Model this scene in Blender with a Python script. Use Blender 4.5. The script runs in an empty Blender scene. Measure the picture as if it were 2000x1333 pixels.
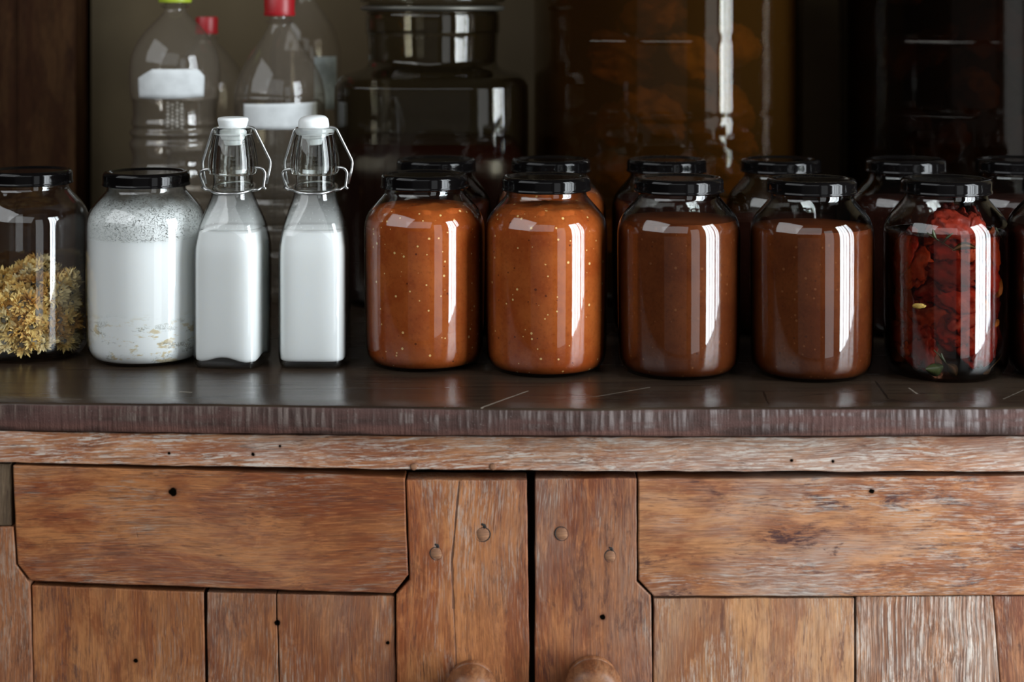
import bpy, bmesh, math, random
from mathutils import Vector, Matrix, noise as mnoise

random.seed(7)
PI = math.pi
C = bpy.context.scene.collection

# ------------------------------------------------------------------ camera, world, lights, exposure
F = 3400.0            # focal length in pixels of the 2000 px wide frame
D = 1.70              # camera distance to the plane y = 0 (the front row of jars)
HC = 0.345            # camera height above the worktop
YH = 10.0             # image row of the horizon
sc = bpy.context.scene
cam_d = bpy.data.cameras.new('camera')
cam_d.sensor_width = 36.0
cam_d.lens = F * 36.0 / 2000.0
cam_d.shift_y = -(666.5 - YH) / 2000.0
cam_d.clip_start = 0.05
cam_d.dof.use_dof = True
cam_d.dof.focus_distance = D - 0.07
cam_d.dof.aperture_fstop = 4.2
cam = bpy.data.objects.new('camera', cam_d)
cam.location = (0, -D, HC)
cam.rotation_euler = (PI / 2, 0, 0)
C.objects.link(cam)
sc.camera = cam

w = bpy.data.worlds.new('room_light')
w.use_nodes = True
w.node_tree.nodes['Background'].inputs[0].default_value = (0.92, 0.96, 1.0, 1)
w.node_tree.nodes['Background'].inputs[1].default_value = 0.012
sc.world = w


def area(name, loc, aim, sx, sy, power, col):
    l = bpy.data.lights.new(name, 'AREA')
    l.shape = 'RECTANGLE'
    l.size, l.size_y = sx, sy
    l.energy = power
    l.color = col
    o = bpy.data.objects.new(name, l)
    o.location = loc
    d = Vector(aim) - Vector(loc)
    o.rotation_euler = d.to_track_quat('-Z', 'Y').to_euler()
    C.objects.link(o)
    return o


# daylight through the tall panes of the windows to the right of and behind the camera
for off, wd, k in ((-0.215, 0.16, 1.0), (-0.088, 0.075, 0.5), (0.005, 0.09, 1.0), (0.095, 0.065, 0.55), (0.200, 0.125, 0.85)):
    area('window_light', (1.66 + 0.552 * off, -1.10 + 0.833 * off, 0.35), (0.552 * off, 0.833 * off, 0.35), wd, 2.4, 58 * k * wd * 2.4, (0.88, 0.95, 1.0))
for off, wd in ((-0.07, 0.10), (0.07, 0.10)):
    area('window_light', (1.90 + 0.35 * off, -0.70 + 0.94 * off, 0.35), (0.0, 0.0, 0.35), wd, 2.4, 44 * wd * 2.4, (0.88, 0.95, 1.0))
area('doorway_light', (1.36, -2.60, 0.40), (0.0, 0.0, 0.40), 0.80, 2.5, 6.2, (0.93, 0.97, 1.0))
area('doorway_light', (-0.50, -3.05, -0.20), (0.0, 0.0, -0.20), 2.3, 1.3, 0.6, (0.95, 0.97, 1.0))
area('high_fill_light', (-0.55, -2.9, 1.70), (-0.15, 0.0, 0.0), 2.8, 1.6, 13, (0.93, 0.97, 1.0))  # added fill, set high so upright glass shows no glint of it
area('left_fill_light', (-2.3, -1.5, 1.95), (-0.25, 0.1, 0.0), 2.8, 2.2, 42, (0.93, 0.97, 1.0))  # added fill from the upper left, brightens the milk and the wall

sc.view_settings.view_transform = 'Standard'
sc.view_settings.look = 'None'
sc.view_settings.gamma = 1.0
sc.view_settings.use_curve_mapping = False
sc.view_settings.exposure = 0.38
try:
    cy = sc.cycles
    cy.use_denoising = True
    cy.max_bounces = 12
    cy.diffuse_bounces = 4
    cy.glossy_bounces = 5
    cy.transmission_bounces = 8
    cy.transparent_max_bounces = 40
    cy.caustics_reflective = False
    cy.caustics_refractive = True
    cy.sample_clamp_indirect = 4.0
    cy.use_adaptive_sampling = True
    cy.adaptive_threshold = 0.01
except Exception:
    pass


# ------------------------------------------------------------------ helpers: pixels to the place
def at(px, py, y):
    d = y + D
    return Vector(((px - 1000.0) / F * d, y, HC - (py - YH) / F * d))


def tag(o, label=None, cat=None, group=None, kind=None):
    if label: o['label'] = label
    if cat: o['category'] = cat
    if group: o['group'] = group
    if kind: o['kind'] = kind
    return o


def thing(name, label, cat, loc, rz=0.0, group=None):
    o = bpy.data.objects.new(name, None)
    o.empty_display_size = 0.02
    o.location = loc
    o.rotation_euler = (0, 0, rz)
    C.objects.link(o)
    return tag(o, label, cat, group)


def obj(name, verts, faces, mat, parent=None, smooth=True, sharp=None):
    me = bpy.data.meshes.new(name)
    me.from_pydata([tuple(v) for v in verts], [], faces)
    me.update()
    if mat: me.materials.append(mat)
    if smooth:
        me.polygons.foreach_set('use_smooth', [True] * len(me.polygons))
        if sharp: me.set_sharp_from_angle(angle=math.radians(sharp))
    o = bpy.data.objects.new(name, me)
    C.objects.link(o)
    if parent: o.parent = parent
    return o


def copy_tree(o, parent=None):
    c = o.copy()
    C.objects.link(c)
    c.parent = parent
    for ch in list(o.children):
        copy_tree(ch, c)
    return c


def dense(pts, n=6):
    """Catmull-Rom through 2-D points; a doubled point stays a corner."""
    segs, cur = [], [pts[0]]
    for p in pts[1:]:
        if p == cur[-1]:
            segs.append(cur); cur = [p]
        else:
            cur.append(p)
    segs.append(cur)
    out = []
    for s in segs:
        if len(s) < 2: continue
        P = [tuple(2 * a - b for a, b in zip(s[0], s[1]))] + list(s) + [tuple(2 * a - b for a, b in zip(s[-1], s[-2]))]
        for i in range(1, len(P) - 2):
            for k in range(n):
                t = k / n
                out.append(tuple(0.5 * (2 * b + (c - a) * t + (2 * a - 5 * b + 4 * c - d) * t * t + (3 * b - a - 3 * c + d) * t ** 3)
                                 for a, b, c, d in zip(P[i - 1], P[i], P[i + 1], P[i + 2])))
        out.append(tuple(s[-1]))
    res = [out[0]]
    for p in out[1:]:
        if abs(p[0] - res[-1][0]) + abs(p[1] - res[-1][1]) > 1e-7: res.append(p)
    return [(max(p[0], 0.0),) + tuple(p[1:]) for p in res]


def inset(prof, t):
    """2-D profile (r, z) running bottom to top, moved inward by t."""
    out = []
    for i, (r, z) in enumerate(prof):
        a = prof[max(i - 1, 0)]; b = prof[min(i + 1, len(prof) - 1)]
        dx, dz = b[0] - a[0], b[1] - a[1]
        L = math.hypot(dx, dz) or 1
        out.append((max(r - dz / L * t, 0.0), z + dx / L * t))
    return out


def lathe_data(prof, seg=64, mod=None):
    verts, faces, rings = [], [], []
    for r, z in prof:
        if r < 1e-6:
            rings.append([len(verts)]); verts.append((0, 0, z)); continue
        ring = []
        for k in range(seg):
            a = 2 * PI * k / seg
            rr = mod(a, z, r) if mod else r
            ring.append(len(verts)); verts.append((rr * math.cos(a), rr * math.sin(a), z))
        rings.append(ring)
    for A, B in zip(rings, rings[1:]):
        if len(A) == 1 and len(B) == 1: continue
        for k in range(seg):
            k2 = (k + 1) % seg
            if len(A) == 1: faces.append((A[0], B[k2], B[k]))
            elif len(B) == 1: faces.append((A[k], A[k2], B[0]))
            else: faces.append((A[k], A[k2], B[k2], B[k]))
    return verts, faces


def lathe(name, prof, mat, parent=None, seg=64, mod=None, sharp=None):
    v, f = lathe_data(prof, seg, mod)
    return obj(name, v, f, mat, parent, True, sharp)


def shell(prof, t):
    """Closed glass wall: out along prof, back along its inset."""
    base_t = t * 1.6
    inner = [(r, max(z, base_t)) for r, z in inset(prof, t)]
    inner = [p for p in inner if p[1] > base_t + 1e-5]
    start = prof if prof[0][0] < 1e-6 else [(0.0, prof[0][1])] + prof
    return start + inner[::-1] + [(inner[0][0] * 0.97, base_t), (0.0, base_t)]


def tube_data(pts, rad, seg=10, closed=False):
    n = len(pts)
    pts = [Vector(p) for p in pts]
    verts, faces = [], []
    up = None
    for i, p in enumerate(pts):
        a = pts[(i - 1) % n] if closed else pts[max(i - 1, 0)]
        b = pts[(i + 1) % n] if closed else pts[min(i + 1, n - 1)]
        t = (b - a).normalized()
        if up is None:
            up = t.orthogonal().normalized()
        up = (up - t * up.dot(t)).normalized()
        s = t.cross(up)
        r = rad(i / max(n - 1, 1)) if callable(rad) else rad
        for k in range(seg):
            q = 2 * PI * k / seg
            verts.append(p + (up * math.cos(q) + s * math.sin(q)) * r)
    m = n if closed else n - 1
    for i in range(m):
        for k in range(seg):
            a, b = i * seg + k, i * seg + (k + 1) % seg
            c, d = ((i + 1) % n) * seg + (k + 1) % seg, ((i + 1) % n) * seg + k
            faces.append((a, b, c, d))
    if not closed:
        faces.append(tuple(range(seg))[::-1])
        faces.append(tuple(range((n - 1) * seg, n * seg)))
    return verts, faces


def round_path(pts, rad=0.0025, n=5):
    """Polyline with its corners bent round, as wire is."""
    pts = [Vector(p) for p in pts]
    out = [pts[0]]
    for a, b, c in zip(pts, pts[1:], pts[2:]):
        r = min(rad, (a - b).length * 0.45, (c - b).length * 0.45)
        p, q = b + (a - b).normalized() * r, b + (c - b).normalized() * r
        for k in range(n + 1):
            t = k / n
            out.append(p * (1 - t) ** 2 + b * 2 * t * (1 - t) + q * t * t)
    out.append(pts[-1])
    return out


def merge(*parts):
    V, Fc = [], []
    for v, f in parts:
        o = len(V)
        V += [Vector(x) for x in v]
        Fc += [tuple(i + o for i in q) for q in f]
    return V, Fc


# ------------------------------------------------------------------ helpers: node materials
class Mat:
    def __init__(self, name):
        self.m = bpy.data.materials.new(name)
        self.m.use_nodes = True
        self.t = self.m.node_tree
        self.t.nodes.clear()
        self.out = self.t.nodes.new('ShaderNodeOutputMaterial')

    def put(self, sock, v):
        if v is None: return
        if isinstance(v, bpy.types.NodeSocket): self.t.links.new(v, sock)
        elif isinstance(v, bpy.types.Node): self.t.links.new(v.outputs[0], sock)
        else:
            if sock.type == 'RGBA' and isinstance(v, (tuple, list)) and len(v) == 3: v = tuple(v) + (1,)
            sock.default_value = v

    def n(self, typ, ins=None, **props):
        nd = self.t.nodes.new('ShaderNode' + typ)
        for k, v in props.items(): setattr(nd, k, v)
        for k, v in (ins or {}).items(): self.put(nd.inputs[k], v)
        return nd

    def math(self, op, a, b=None, c=None, clamp=False):
        nd = self.n('Math', operation=op, use_clamp=clamp)
        for i, v in enumerate((a, b, c)):
            if v is not None: self.put(nd.inputs[i], v)
        return nd.outputs[0]

    def vmath(self, op, a, b=None):
        nd = self.n('VectorMath', operation=op)
        self.put(nd.inputs[0], a)
        if b is not None: self.put(nd.inputs[1], b)
        return nd.outputs['Value'] if op in ('DOT_PRODUCT', 'LENGTH', 'DISTANCE') else nd.outputs[0]

    def coord(self, which='Object'):
        return self.n('TexCoord').outputs[which]

    def mapping(self, vec, scale=(1, 1, 1), loc=(0, 0, 0), rot=(0, 0, 0)):
        return self.n('Mapping', {'Vector': vec, 'Scale': scale, 'Location': loc, 'Rotation': rot}).outputs[0]

    def noise(self, vec, scale=1.0, detail=4.0, rough=0.55, dist=0.0):
        return self.n('TexNoise', {'Vector': vec, 'Scale': scale, 'Detail': detail, 'Roughness': rough, 'Distortion': dist}).outputs[0]

    def step(self, v, lo, hi, a=0.0, b=1.0):
        return self.n('MapRange', {'Value': v, 'From Min': lo, 'From Max': hi, 'To Min': a, 'To Max': b}, interpolation_type='SMOOTHSTEP').outputs[0]

    def mix(self, f, a, b, blend='MIX'):
        nd = self.n('Mix', data_type='RGBA', blend_type=blend)
        self.put(nd.inputs[0], f); self.put(nd.inputs[6], a); self.put(nd.inputs[7], b)
        return nd.outputs[2]

    def ramp(self, f, stops):
        nd = self.n('ValToRGB', {'Fac': f})
        e = nd.color_ramp.elements
        while len(e) < len(stops): e.new(0.5)
        for x, (p, c) in zip(e, stops):
            x.position = p; x.color = tuple(c) + (1,) if len(c) == 3 else c
        return nd.outputs[0]

    def bump(self, h, strength, dist=0.001, normal=None):
        return self.n('Bump', {'Height': h, 'Strength': strength, 'Distance': dist, 'Normal': normal}).outputs[0]

    def principled(self, **k):
        names = {'base': 'Base Color', 'rough': 'Roughness', 'metal': 'Metallic', 'normal': 'Normal', 'spec': 'Specular IOR Level',
                 'sss': 'Subsurface Weight', 'sssr': 'Subsurface Radius', 'ssss': 'Subsurface Scale', 'coat': 'Coat Weight', 'coatr': 'Coat Roughness',
                 'alpha': 'Alpha', 'ior': 'IOR'}
        nd = self.n('BsdfPrincipled', {names[a]: b for a, b in k.items()})
        return nd.outputs[0]

    def done(self, shader, disp=None):
        self.t.links.new(shader, self.out.inputs[0])
        return self.m


def lin(r, g, b):
    f = lambda c: (c / 255 / 12.92) if c <= 10.3 else ((c / 255 + 0.055) / 1.055) ** 2.4
    return (f(r), f(g), f(b))


def seg_mask(M, vec, p1, p2, half, wob=None, soft=0.4):
    """1 on a thin line of the surface from p1 to p2."""
    p1, p2 = Vector(p1), Vector(p2)
    L = (p2 - p1).length
    d = (p2 - p1) / L
    rel = M.vmath('SUBTRACT', vec, tuple(p1))
    u = M.vmath('DOT_PRODUCT', rel, tuple(d))
    along = M.vmath('SCALE', tuple(d))
    nd = M.n('VectorMath', operation='SCALE'); M.put(nd.inputs[0], tuple(d)); M.put(nd.inputs['Scale'], u)
    perp = M.vmath('SUBTRACT', rel, nd.outputs[0])
    dist = M.vmath('LENGTH', perp)
    if wob: 
        dist = M.math('ADD', dist, M.math('MULTIPLY', M.math('SUBTRACT', M.noise(vec, wob[0], 3), 0.5), wob[1]))
    m = M.step(dist, half * soft, half, 1.0, 0.0)
    e = M.math('MULTIPLY', M.math('GREATER_THAN', u, 0.0), M.math('LESS_THAN', u, L))
    return M.math('MULTIPLY', m, e)


def wood(name, axis, seed, base, red, pale, dark, pale_amt=0.5, dark_amt=0.4, rough=0.62, spots=(), lines=(), tilt=0.0, rib=0.0, spec=0.30, haze=0.15):
    """Weathered board: grain along the axis, worn pale streaks, dark stains, nail holes and cracks."""
    M = Mat(name)
    co = M.coord('Object')
    off = (seed * 1.37, seed * 0.71, seed * 2.13)
    if tilt: src = M.mapping(co, rot=(0, tilt, 0))
    else: src = co
    warp = M.n('TexNoise', {'Vector': src, 'Scale': 9.0, 'Detail': 2.0}).outputs[1]
    wv = M.vmath('SUBTRACT', warp, (0.5, 0.5, 0.5))
    ws = M.n('VectorMath', operation='SCALE'); M.put(ws.inputs[0], wv); ws.inputs['Scale'].default_value = 0.012
    src = M.vmath('ADD', src, ws.outputs[0])

    def g(along, across, k=0.0):
        sc_ = (along, across, across) if axis == 'X' else (across, across, along)
        return M.mapping(src, scale=sc_, loc=(off[0] + k * 7.3, off[1] + k * 3.1, off[2] + k * 5.7))
    dull = lambda c_, f_: tuple(min(x * f_, 1) for x in c_)
    tone = M.noise(g(7, 30), 1, 6, 0.66, 0.5)
    blot = M.noise(g(20, 46, 1), 1, 6, 0.72, 0.6)
    patch = M.noise(g(6, 15, 2), 1, 5, 0.62, 0.3)
    big = M.noise(g(3, 7, 3), 1, 3, 0.5, 0.4)
    streak = M.noise(g(12, 230, 4), 1, 6, 0.7)
    fibre = M.noise(g(36, 1000, 5), 1, 3, 0.6)
    pores = M.noise(g(48, 1500, 6), 1, 2, 0.6)
    palen = M.noise(g(17, 330, 7), 1, 6, 0.74, 0.3)
    fleck = M.noise(g(42, 1150, 8), 1, 3, 0.65)
    stain = M.noise(g(15, 60, 9), 1, 7, 0.74, 0.6)
    speck = M.noise(g(100, 420, 10), 1, 4, 0.7)
    c = M.mix(M.step(tone, 0.42, 0.58), base, red)
    c = M.mix(M.math('MULTIPLY', M.step(big, 0.46, 0.60), 0.5), c, dull(red, 0.72))
    c = M.mix(M.math('MULTIPLY', M.step(blot, 0.50, 0.64), 0.60), c, dull(red, 0.85))
    c = M.mix(M.math('MULTIPLY', M.step(blot, 0.47, 0.36), 0.45), c, dull(base, 1.30))
    c = M.mix(M.math('MULTIPLY', M.step(streak, 0.50, 0.62), 0.50), c, dull(red, 0.55))
    c = M.mix(M.math('MULTIPLY', M.step(fibre, 0.52, 0.66), 0.40), c, dull(base, 0.40))
    c = M.mix(M.math('MULTIPLY', M.step(fibre, 0.48, 0.34), 0.35), c, dull(base, 1.5))
    hz = M.math('MULTIPLY', M.step(M.noise(g(4, 9, 11), 1, 4, 0.6), 0.40, 0.60), M.math('MULTIPLY_ADD', M.step(fleck, 0.36, 0.6), 0.7, 0.3))
    c = M.mix(M.math('MULTIPLY', hz, haze), c, dull(pale, 0.88))
    dm = M.math('MULTIPLY', M.step(stain, 0.51, 0.62), M.step(speck, 0.36, 0.56))
    dm = M.math('MULTIPLY', dm, M.step(M.noise(g(4, 10, 12), 1, 3, 0.5), 0.36, 0.54))
    c = M.mix(M.math('MULTIPLY', dm, dark_amt, clamp=True), c, dark)
    pm = M.math('MULTIPLY', M.step(palen, 0.49, 0.60), M.step(patch, 0.62 - 0.26 * pale_amt, 0.76 - 0.26 * pale_amt))
    pm = M.math('MULTIPLY', pm, M.step(speck, 0.38, 0.55))
    pm = M.math('MULTIPLY', pm, min(0.38 + pale_amt * 0.50, 1.0), clamp=True)
    c = M.mix(pm, c, pale)
    fm = M.math('MULTIPLY', M.step(fleck, 0.55, 0.64), M.step(patch, 0.54 - 0.18 * pale_amt, 0.66 - 0.18 * pale_amt))
    c = M.mix(M.math('MULTIPLY', fm, 0.30 + 0.35 * pale_amt), c, pale)
    po = M.math('MULTIPLY', M.step(pores, 0.57, 0.65), M.step(M.noise(g(9, 70, 13), 1, 3, 0.6), 0.40, 0.58))
    c = M.mix(M.math('MULTIPLY', po, 0.70), c, dull(dark, 1.2))
    h = M.math('ADD', M.math('MULTIPLY', streak, 0.7), M.math('MULTIPLY', fibre, 0.3))
    h = M.math('SUBTRACT', h, M.math('MULTIPLY', po, 0.3))
    if rib:
        rb = M.noise(g(7, 430, 14), 1, 3, 0.6)
        lay = M.noise(g(9, 26, 15), 1, 4, 0.6)
        h = M.math('ADD', h, M.math('MULTIPLY', M.step(rb, 0.42, 0.6), rib))
        rm = M.math('MULTIPLY', M.step(rb, 0.50, 0.60), M.math('MULTIPLY', M.step(lay, 0.34, 0.60), M.math('MULTIPLY_ADD', M.step(speck, 0.40, 0.55), 0.7, 0.3)))
        c = M.mix(M.math('MULTIPLY', rm, 0.72), c, pale)
        c = M.mix(M.math('MULTIPLY', M.step(rb, 0.42, 0.36), 0.6), c, dull(dark, 1.6))
    hole = None
    for (p, r) in spots:
        dd = M.vmath('DISTANCE', M.vmath('MULTIPLY', co, (1, 0, 1)), (p[0], 0, p[2]))
        dd = M.math('ADD', dd, M.math('MULTIPLY', M.math('SUBTRACT', M.noise(co, 260, 3), 0.5), r * 0.9))
        mk = M.step(dd, r * 0.70, r, 1.0, 0.0)
        c = M.mix(M.math('MULTIPLY', M.step(dd, r * 0.8, r * 1.9, 1.0, 0.0), 0.45), c, dull(red, 0.4))
        c = M.mix(mk, c, (0.002, 0.0015, 0.001))
        hole = mk if hole is None else M.math('MAXIMUM', hole, mk)
    for (a, b, hw, col, k) in lines:
        mk = seg_mask(M, co, a, b, hw, (70, hw * 2.2))
        c = M.mix(M.math('MULTIPLY', mk, k), c, col)
        h = M.math('SUBTRACT', h, M.math('MULTIPLY', mk, 1.2 * k))
    nrm = M.bump(h, 0.5, 0.0011)
    rg = M.math('ADD', rough, M.math('MULTIPLY', M.math('SUBTRACT', streak, 0.5), 0.3))
    spc = spec if hole is None else M.math('MULTIPLY', M.math('SUBTRACT', 1.0, hole), spec)
    return M.done(M.principled(base=c, rough=rg, normal=nrm, spec=spc))


def glass(name, tint=(0.94, 0.95, 0.94), edge=(0.30, 0.30, 0.27), f0=0.04, haze=0.0, power=3.0, rough=0.0, hcol=(0.75, 0.75, 0.72)):
    """Thin clear wall: lets light straight through, reflects by the Fresnel curve, dark rims painted in for refraction where seen edge-on."""
    M = Mat(name)
    fc = M.n('LayerWeight', {'Blend': 0.5}).outputs['Facing']
    p5 = M.math('POWER', fc, 5.0)
    fac = M.math('MULTIPLY_ADD', p5, 0.9, f0)
    tr = M.n('BsdfTransparent', {'Color': M.mix(M.math('POWER', fc, power), tint, edge)}).outputs[0]  # edge tint paints in the dark rims that refraction would give
    gl = M.n('BsdfGlossy', {'Color': (1, 1, 1), 'Roughness': rough}).outputs[0]
    if haze:
        df = M.n('BsdfDiffuse', {'Color': hcol}).outputs[0]
        tr = M.n('MixShader', {0: haze, 1: tr, 2: df}).outputs[0]
    return M.done(M.n('MixShader', {0: fac, 1: tr, 2: gl}).outputs[0])


def plain(name, col, rough=0.5, metal=0.0, var=0.0, vs=40.0, bump=0.0, spec=0.5, sss=0.0):
    M = Mat(name)
    co = M.coord('Object')
    nz = M.noise(co, vs, 4)
    c = M.mix(M.math('MULTIPLY', M.step(nz, 0.35, 0.7), var), col, tuple(x * 0.45 for x in col)) if var else col
    nr = M.bump(nz, bump, 0.002) if bump else None
    return M.done(M.principled(base=c, rough=rough, metal=metal, normal=nr, spec=spec, sss=sss, ssss=0.006, sssr=(1, 0.9, 0.8)))


# ------------------------------------------------------------------ materials of the wares
G_JAR = glass('jar glass', (0.96, 0.965, 0.955), (0.03, 0.025, 0.022), 0.035, power=2.3)  # dark jar sides painted in by a near-black edge tint
G_CLEAR = glass('clear jar glass', (0.985, 0.988, 0.985), (0.16, 0.14, 0.12), 0.035, power=3.2)
G_BOTTLE = glass('bottle glass', (0.985, 0.988, 0.985), (0.20, 0.19, 0.17), 0.04)
def solid_glass():
    M = Mat('solid clear glass')
    return M.done(M.n('BsdfGlass', {'Color': (0.97, 0.98, 0.97), 'Roughness': 0.0, 'IOR': 1.48}).outputs[0])


SOLID = solid_glass()
G_PET = glass('clear plastic', (0.92, 0.90, 0.87), (0.45, 0.41, 0.36), 0.035, haze=0.045, hcol=(0.70, 0.62, 0.52))
G_BIG = glass('thick jar glass', (0.78, 0.76, 0.70), (0.20, 0.18, 0.14), 0.025)
G_DULL = glass('dull dark jar glass', (0.72, 0.68, 0.60), (0.15, 0.12, 0.09), 0.014, rough=0.10)
G_AMBER = glass('thick amber-tinted glass', (0.90, 0.86, 0.76), (0.35, 0.24, 0.12), 0.022)  # warm amber tint, browner edge-on


def lid_material(name, dust):
    M = Mat(name)
    co = M.coord('Object')
    n1 = M.noise(co, 900, 3, 0.7)
    n2 = M.noise(co, 30, 3)
    nrm = M.n('NewGeometry').outputs['Normal']
    up = M.n('SeparateXYZ', {0: nrm}).outputs[2]
    d = M.math('MULTIPLY', M.step(up, 0.7, 0.98), M.math('MULTIPLY', M.step(n1, 0.5, 0.75), M.math('MULTIPLY_ADD', n2, 0.6, 0.3)))
    d = M.math('MULTIPLY', d, dust)
    c = M.mix(d, (0.003, 0.0025, 0.0025), (0.16, 0.13, 0.09))
    r = M.math('MULTIPLY_ADD', d, 0.5, 0.09)
    return M.done(M.principled(base=c, rough=r, spec=0.22))


LID = lid_material('black lacquered lid', 0.12)
LID_DUSTY = lid_material('dusty black lid', 0.7)


def sauce_material(name, a, b, seeds, dark, seed_amt, rough=0.45):
    M = Mat(name)
    co = M.coord('Object')
    n1 = M.noise(co, 26, 5, 0.6)
    n2 = M.noise(co, 330, 3, 0.6)
    c = M.mix(M.step(n1, 0.3, 0.7), a, b)
    c = M.mix(M.math('MULTIPLY', M.step(n2, 0.5, 0.75), 0.35), c, tuple(x * 0.5 for x in b))
    c = M.mix(M.math('MULTIPLY', M.step(n2, 0.42, 0.25), 0.25), c, tuple(min(1, x * 1.5) for x in a))
    for sc_, th, col, k, off in ((170, 0.20, seeds, seed_amt, 0.0), (150, 0.16, dark, 0.8, 3.1)):
        v = M.n('TexVoronoi', {'Vector': M.mapping(co, loc=(off, off, off)), 'Scale': sc_})
        pick = M.n('SeparateColor', {0: v.outputs['Color']}).outputs[0]
        size = M.math('MULTIPLY_ADD', M.n('SeparateColor', {0: v.outputs['Color']}).outputs[1], th * 0.7, th * 0.45)
        mk = M.math('MULTIPLY', M.math('LESS_THAN', v.outputs['Distance'], size), M.math('GREATER_THAN', pick, 0.62 if k > 0.85 or col is seeds else 0.82))
        c = M.mix(M.math('MULTIPLY', mk, k), c, col)
    nr = M.bump(n2, 0.15, 0.001)
    return M.done(M.principled(base=c, rough=rough, normal=nr, spec=0.04, sss=0.25, ssss=0.004, sssr=(1.0, 0.35, 0.15)))


SAUCE_O = sauce_material('orange tomato sauce', (0.48, 0.118, 0.024), (0.34, 0.062, 0.011), (0.95, 0.62, 0.25), (0.10, 0.02, 0.008), 0.9)
SAUCE_B = sauce_material('brown sauce', (0.138, 0.034, 0.0085), (0.090, 0.019, 0.005), (0.32, 0.13, 0.05), (0.07, 0.018, 0.008), 0.35)
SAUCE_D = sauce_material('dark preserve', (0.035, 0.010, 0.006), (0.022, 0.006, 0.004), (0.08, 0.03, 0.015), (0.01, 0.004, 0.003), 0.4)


def milk_material(name, clumps):
    M = Mat(name)
    co = M.coord('Object')
    c = (0.915, 0.958, 0.948)
    if clumps:
        z = M.n('SeparateXYZ', {0: co}).outputs[2]
        low = M.step(z, 0.055, 0.030)
        n1 = M.noise(M.mapping(co, scale=(0.8, 0.8, 1.9)), 70, 5, 0.65, 0.25)
        n2 = M.noise(M.mapping(co, loc=(4, 2, 1), scale=(0.7, 0.7, 2.2)), 46, 5, 0.7, 0.3)
        sp = M.noise(co, 600, 3, 0.7)
        m1 = M.math('MULTIPLY', M.step(n1, 0.53, 0.62), low)
        m2 = M.math('MULTIPLY', M.math('MULTIPLY', M.step(n2, 0.53, 0.61), M.step(sp, 0.42, 0.56)), low)
        c = M.mix(M.math('MULTIPLY', m1, 0.75), c, (0.62, 0.46, 0.20))
        c = M.mix(M.math('MULTIPLY', m2, 0.75), c, (0.30, 0.29, 0.25))
    return M.done(M.principled(base=c, rough=0.35, spec=0.08, sss=0.6, ssss=0.018, sssr=(1.0, 0.95, 0.88)))


MILK = milk_material('milk', False)
KEFIR = milk_material('cultured milk', True)


def film_material(name, worms, z0, z1, k):
    """Milk dried on the inside of the glass."""
    M = Mat(name)
    co = M.coord('Object')
    z = M.n('SeparateXYZ', {0: co}).outputs[2]
    if worms:
        n = M.noise(M.mapping(co, scale=(1, 1, 1.35)), 125, 2.5, 0.6, 2.0)
        ridge = M.math('ABSOLUTE', M.math('SUBTRACT', n, 0.5))
        m = M.step(ridge, 0.012, 0.034)
        big = M.noise(co, 24, 3)
        m = M.math('MULTIPLY', m, M.step(big, 0.30, 0.50, 0.75, 1.0))
        top = M.step(M.math('ADD', z, M.math('MULTIPLY', big, 0.02)), z1 + 0.012, z1 - 0.004)
        m = M.math('MULTIPLY', M.math('MULTIPLY', m, top), k)
    else:
        g = M.step(z, z1, z0)
        dots = M.noise(co, 420, 3, 0.6)
        m = M.math('ADD', M.math('MULTIPLY', M.math('POWER', g, 1.3), k), M.math('MULTIPLY', M.step(dots, 0.60, 0.72), M.math('MULTIPLY', g, 0.35)), clamp=True)
    tr = M.n('BsdfTransparent', {'Color': (1, 1, 1)}).outputs[0]
    df = M.n('BsdfDiffuse', {'Color': (0.88, 0.90, 0.89)}).outputs[0]
    tl = M.n('BsdfTranslucent', {'Color': (0.88, 0.90, 0.89)}).outputs[0]
    dd = M.n('MixShader', {0: 0.2 if worms else 0.4, 1: df, 2: tl}).outputs[0]
    return M.done(M.n('MixShader', {0: m, 1: tr, 2: dd}).outputs[0])


FILM_JAR = film_material('curdled film', True, 0.118, 0.157, 1.0)
FILM_BOTTLE = film_material('milk haze', False, 0.128, 0.172, 0.55)
WIRE = plain('galvanised wire', (0.58, 0.58, 0.57), 0.28, 1.0, 0.5, 300, 0.1)
STOPPER = plain('white ceramic', (0.80, 0.82, 0.81), 0.3, 0, 0.05, 200, 0, 0.5, 0.25)
GASKET = plain('white rubber', (0.72, 0.74, 0.73), 0.5)
PAPER = plain('white paper label', (0.66, 0.68, 0.68), 0.7, 0, 0.25, 60, 0.1)
PAPER_BLUE = plain('pale blue paper label', (0.30, 0.34, 0.36), 0.7, 0, 0.8, 45, 0.1)
CAP_GREEN = plain('green plastic', (0.34, 0.42, 0.03), 0.4)
CAP_RED = plain('red plastic', (0.30, 0.007, 0.011), 0.40)
PETAL = [plain('dried petal', c, 0.65, 0, 0.5, 150, 0.2, 0.25) for c in ((0.95, 0.69, 0.25), (0.74, 0.43, 0.12), (0.96, 0.80, 0.44))]
FLOWER_EYE = plain('grey flower centre', (0.22, 0.21, 0.19), 0.8, 0, 0.6, 400, 0.4)
TOMATO = [plain('dried tomato', c, 0.42, 0, 0.8, 70, 0.8, 0.22) for c in ((0.22, 0.020, 0.009), (0.13, 0.013, 0.007), (0.26, 0.050, 0.014))]
HERB = plain('green herb', (0.032, 0.040, 0.009), 0.45, 0, 0.4, 90)
GARLIC = plain('oiled garlic', (0.42, 0.27, 0.06), 0.35, 0, 0.3, 90)
FRUIT = [plain('amber fruit', c, 0.55, 0, 0.7, 30, 0.5, 0.3) for c in ((0.26, 0.16, 0.065), (0.19, 0.10, 0.035), (0.32, 0.22, 0.11))]


def liquid(name, col, edge, f0=0.02, haze=0.0, hcol=(0.5, 0.5, 0.5)):
    return glass(name, col, edge, f0, power=2.0, haze=haze, hcol=hcol)


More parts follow.
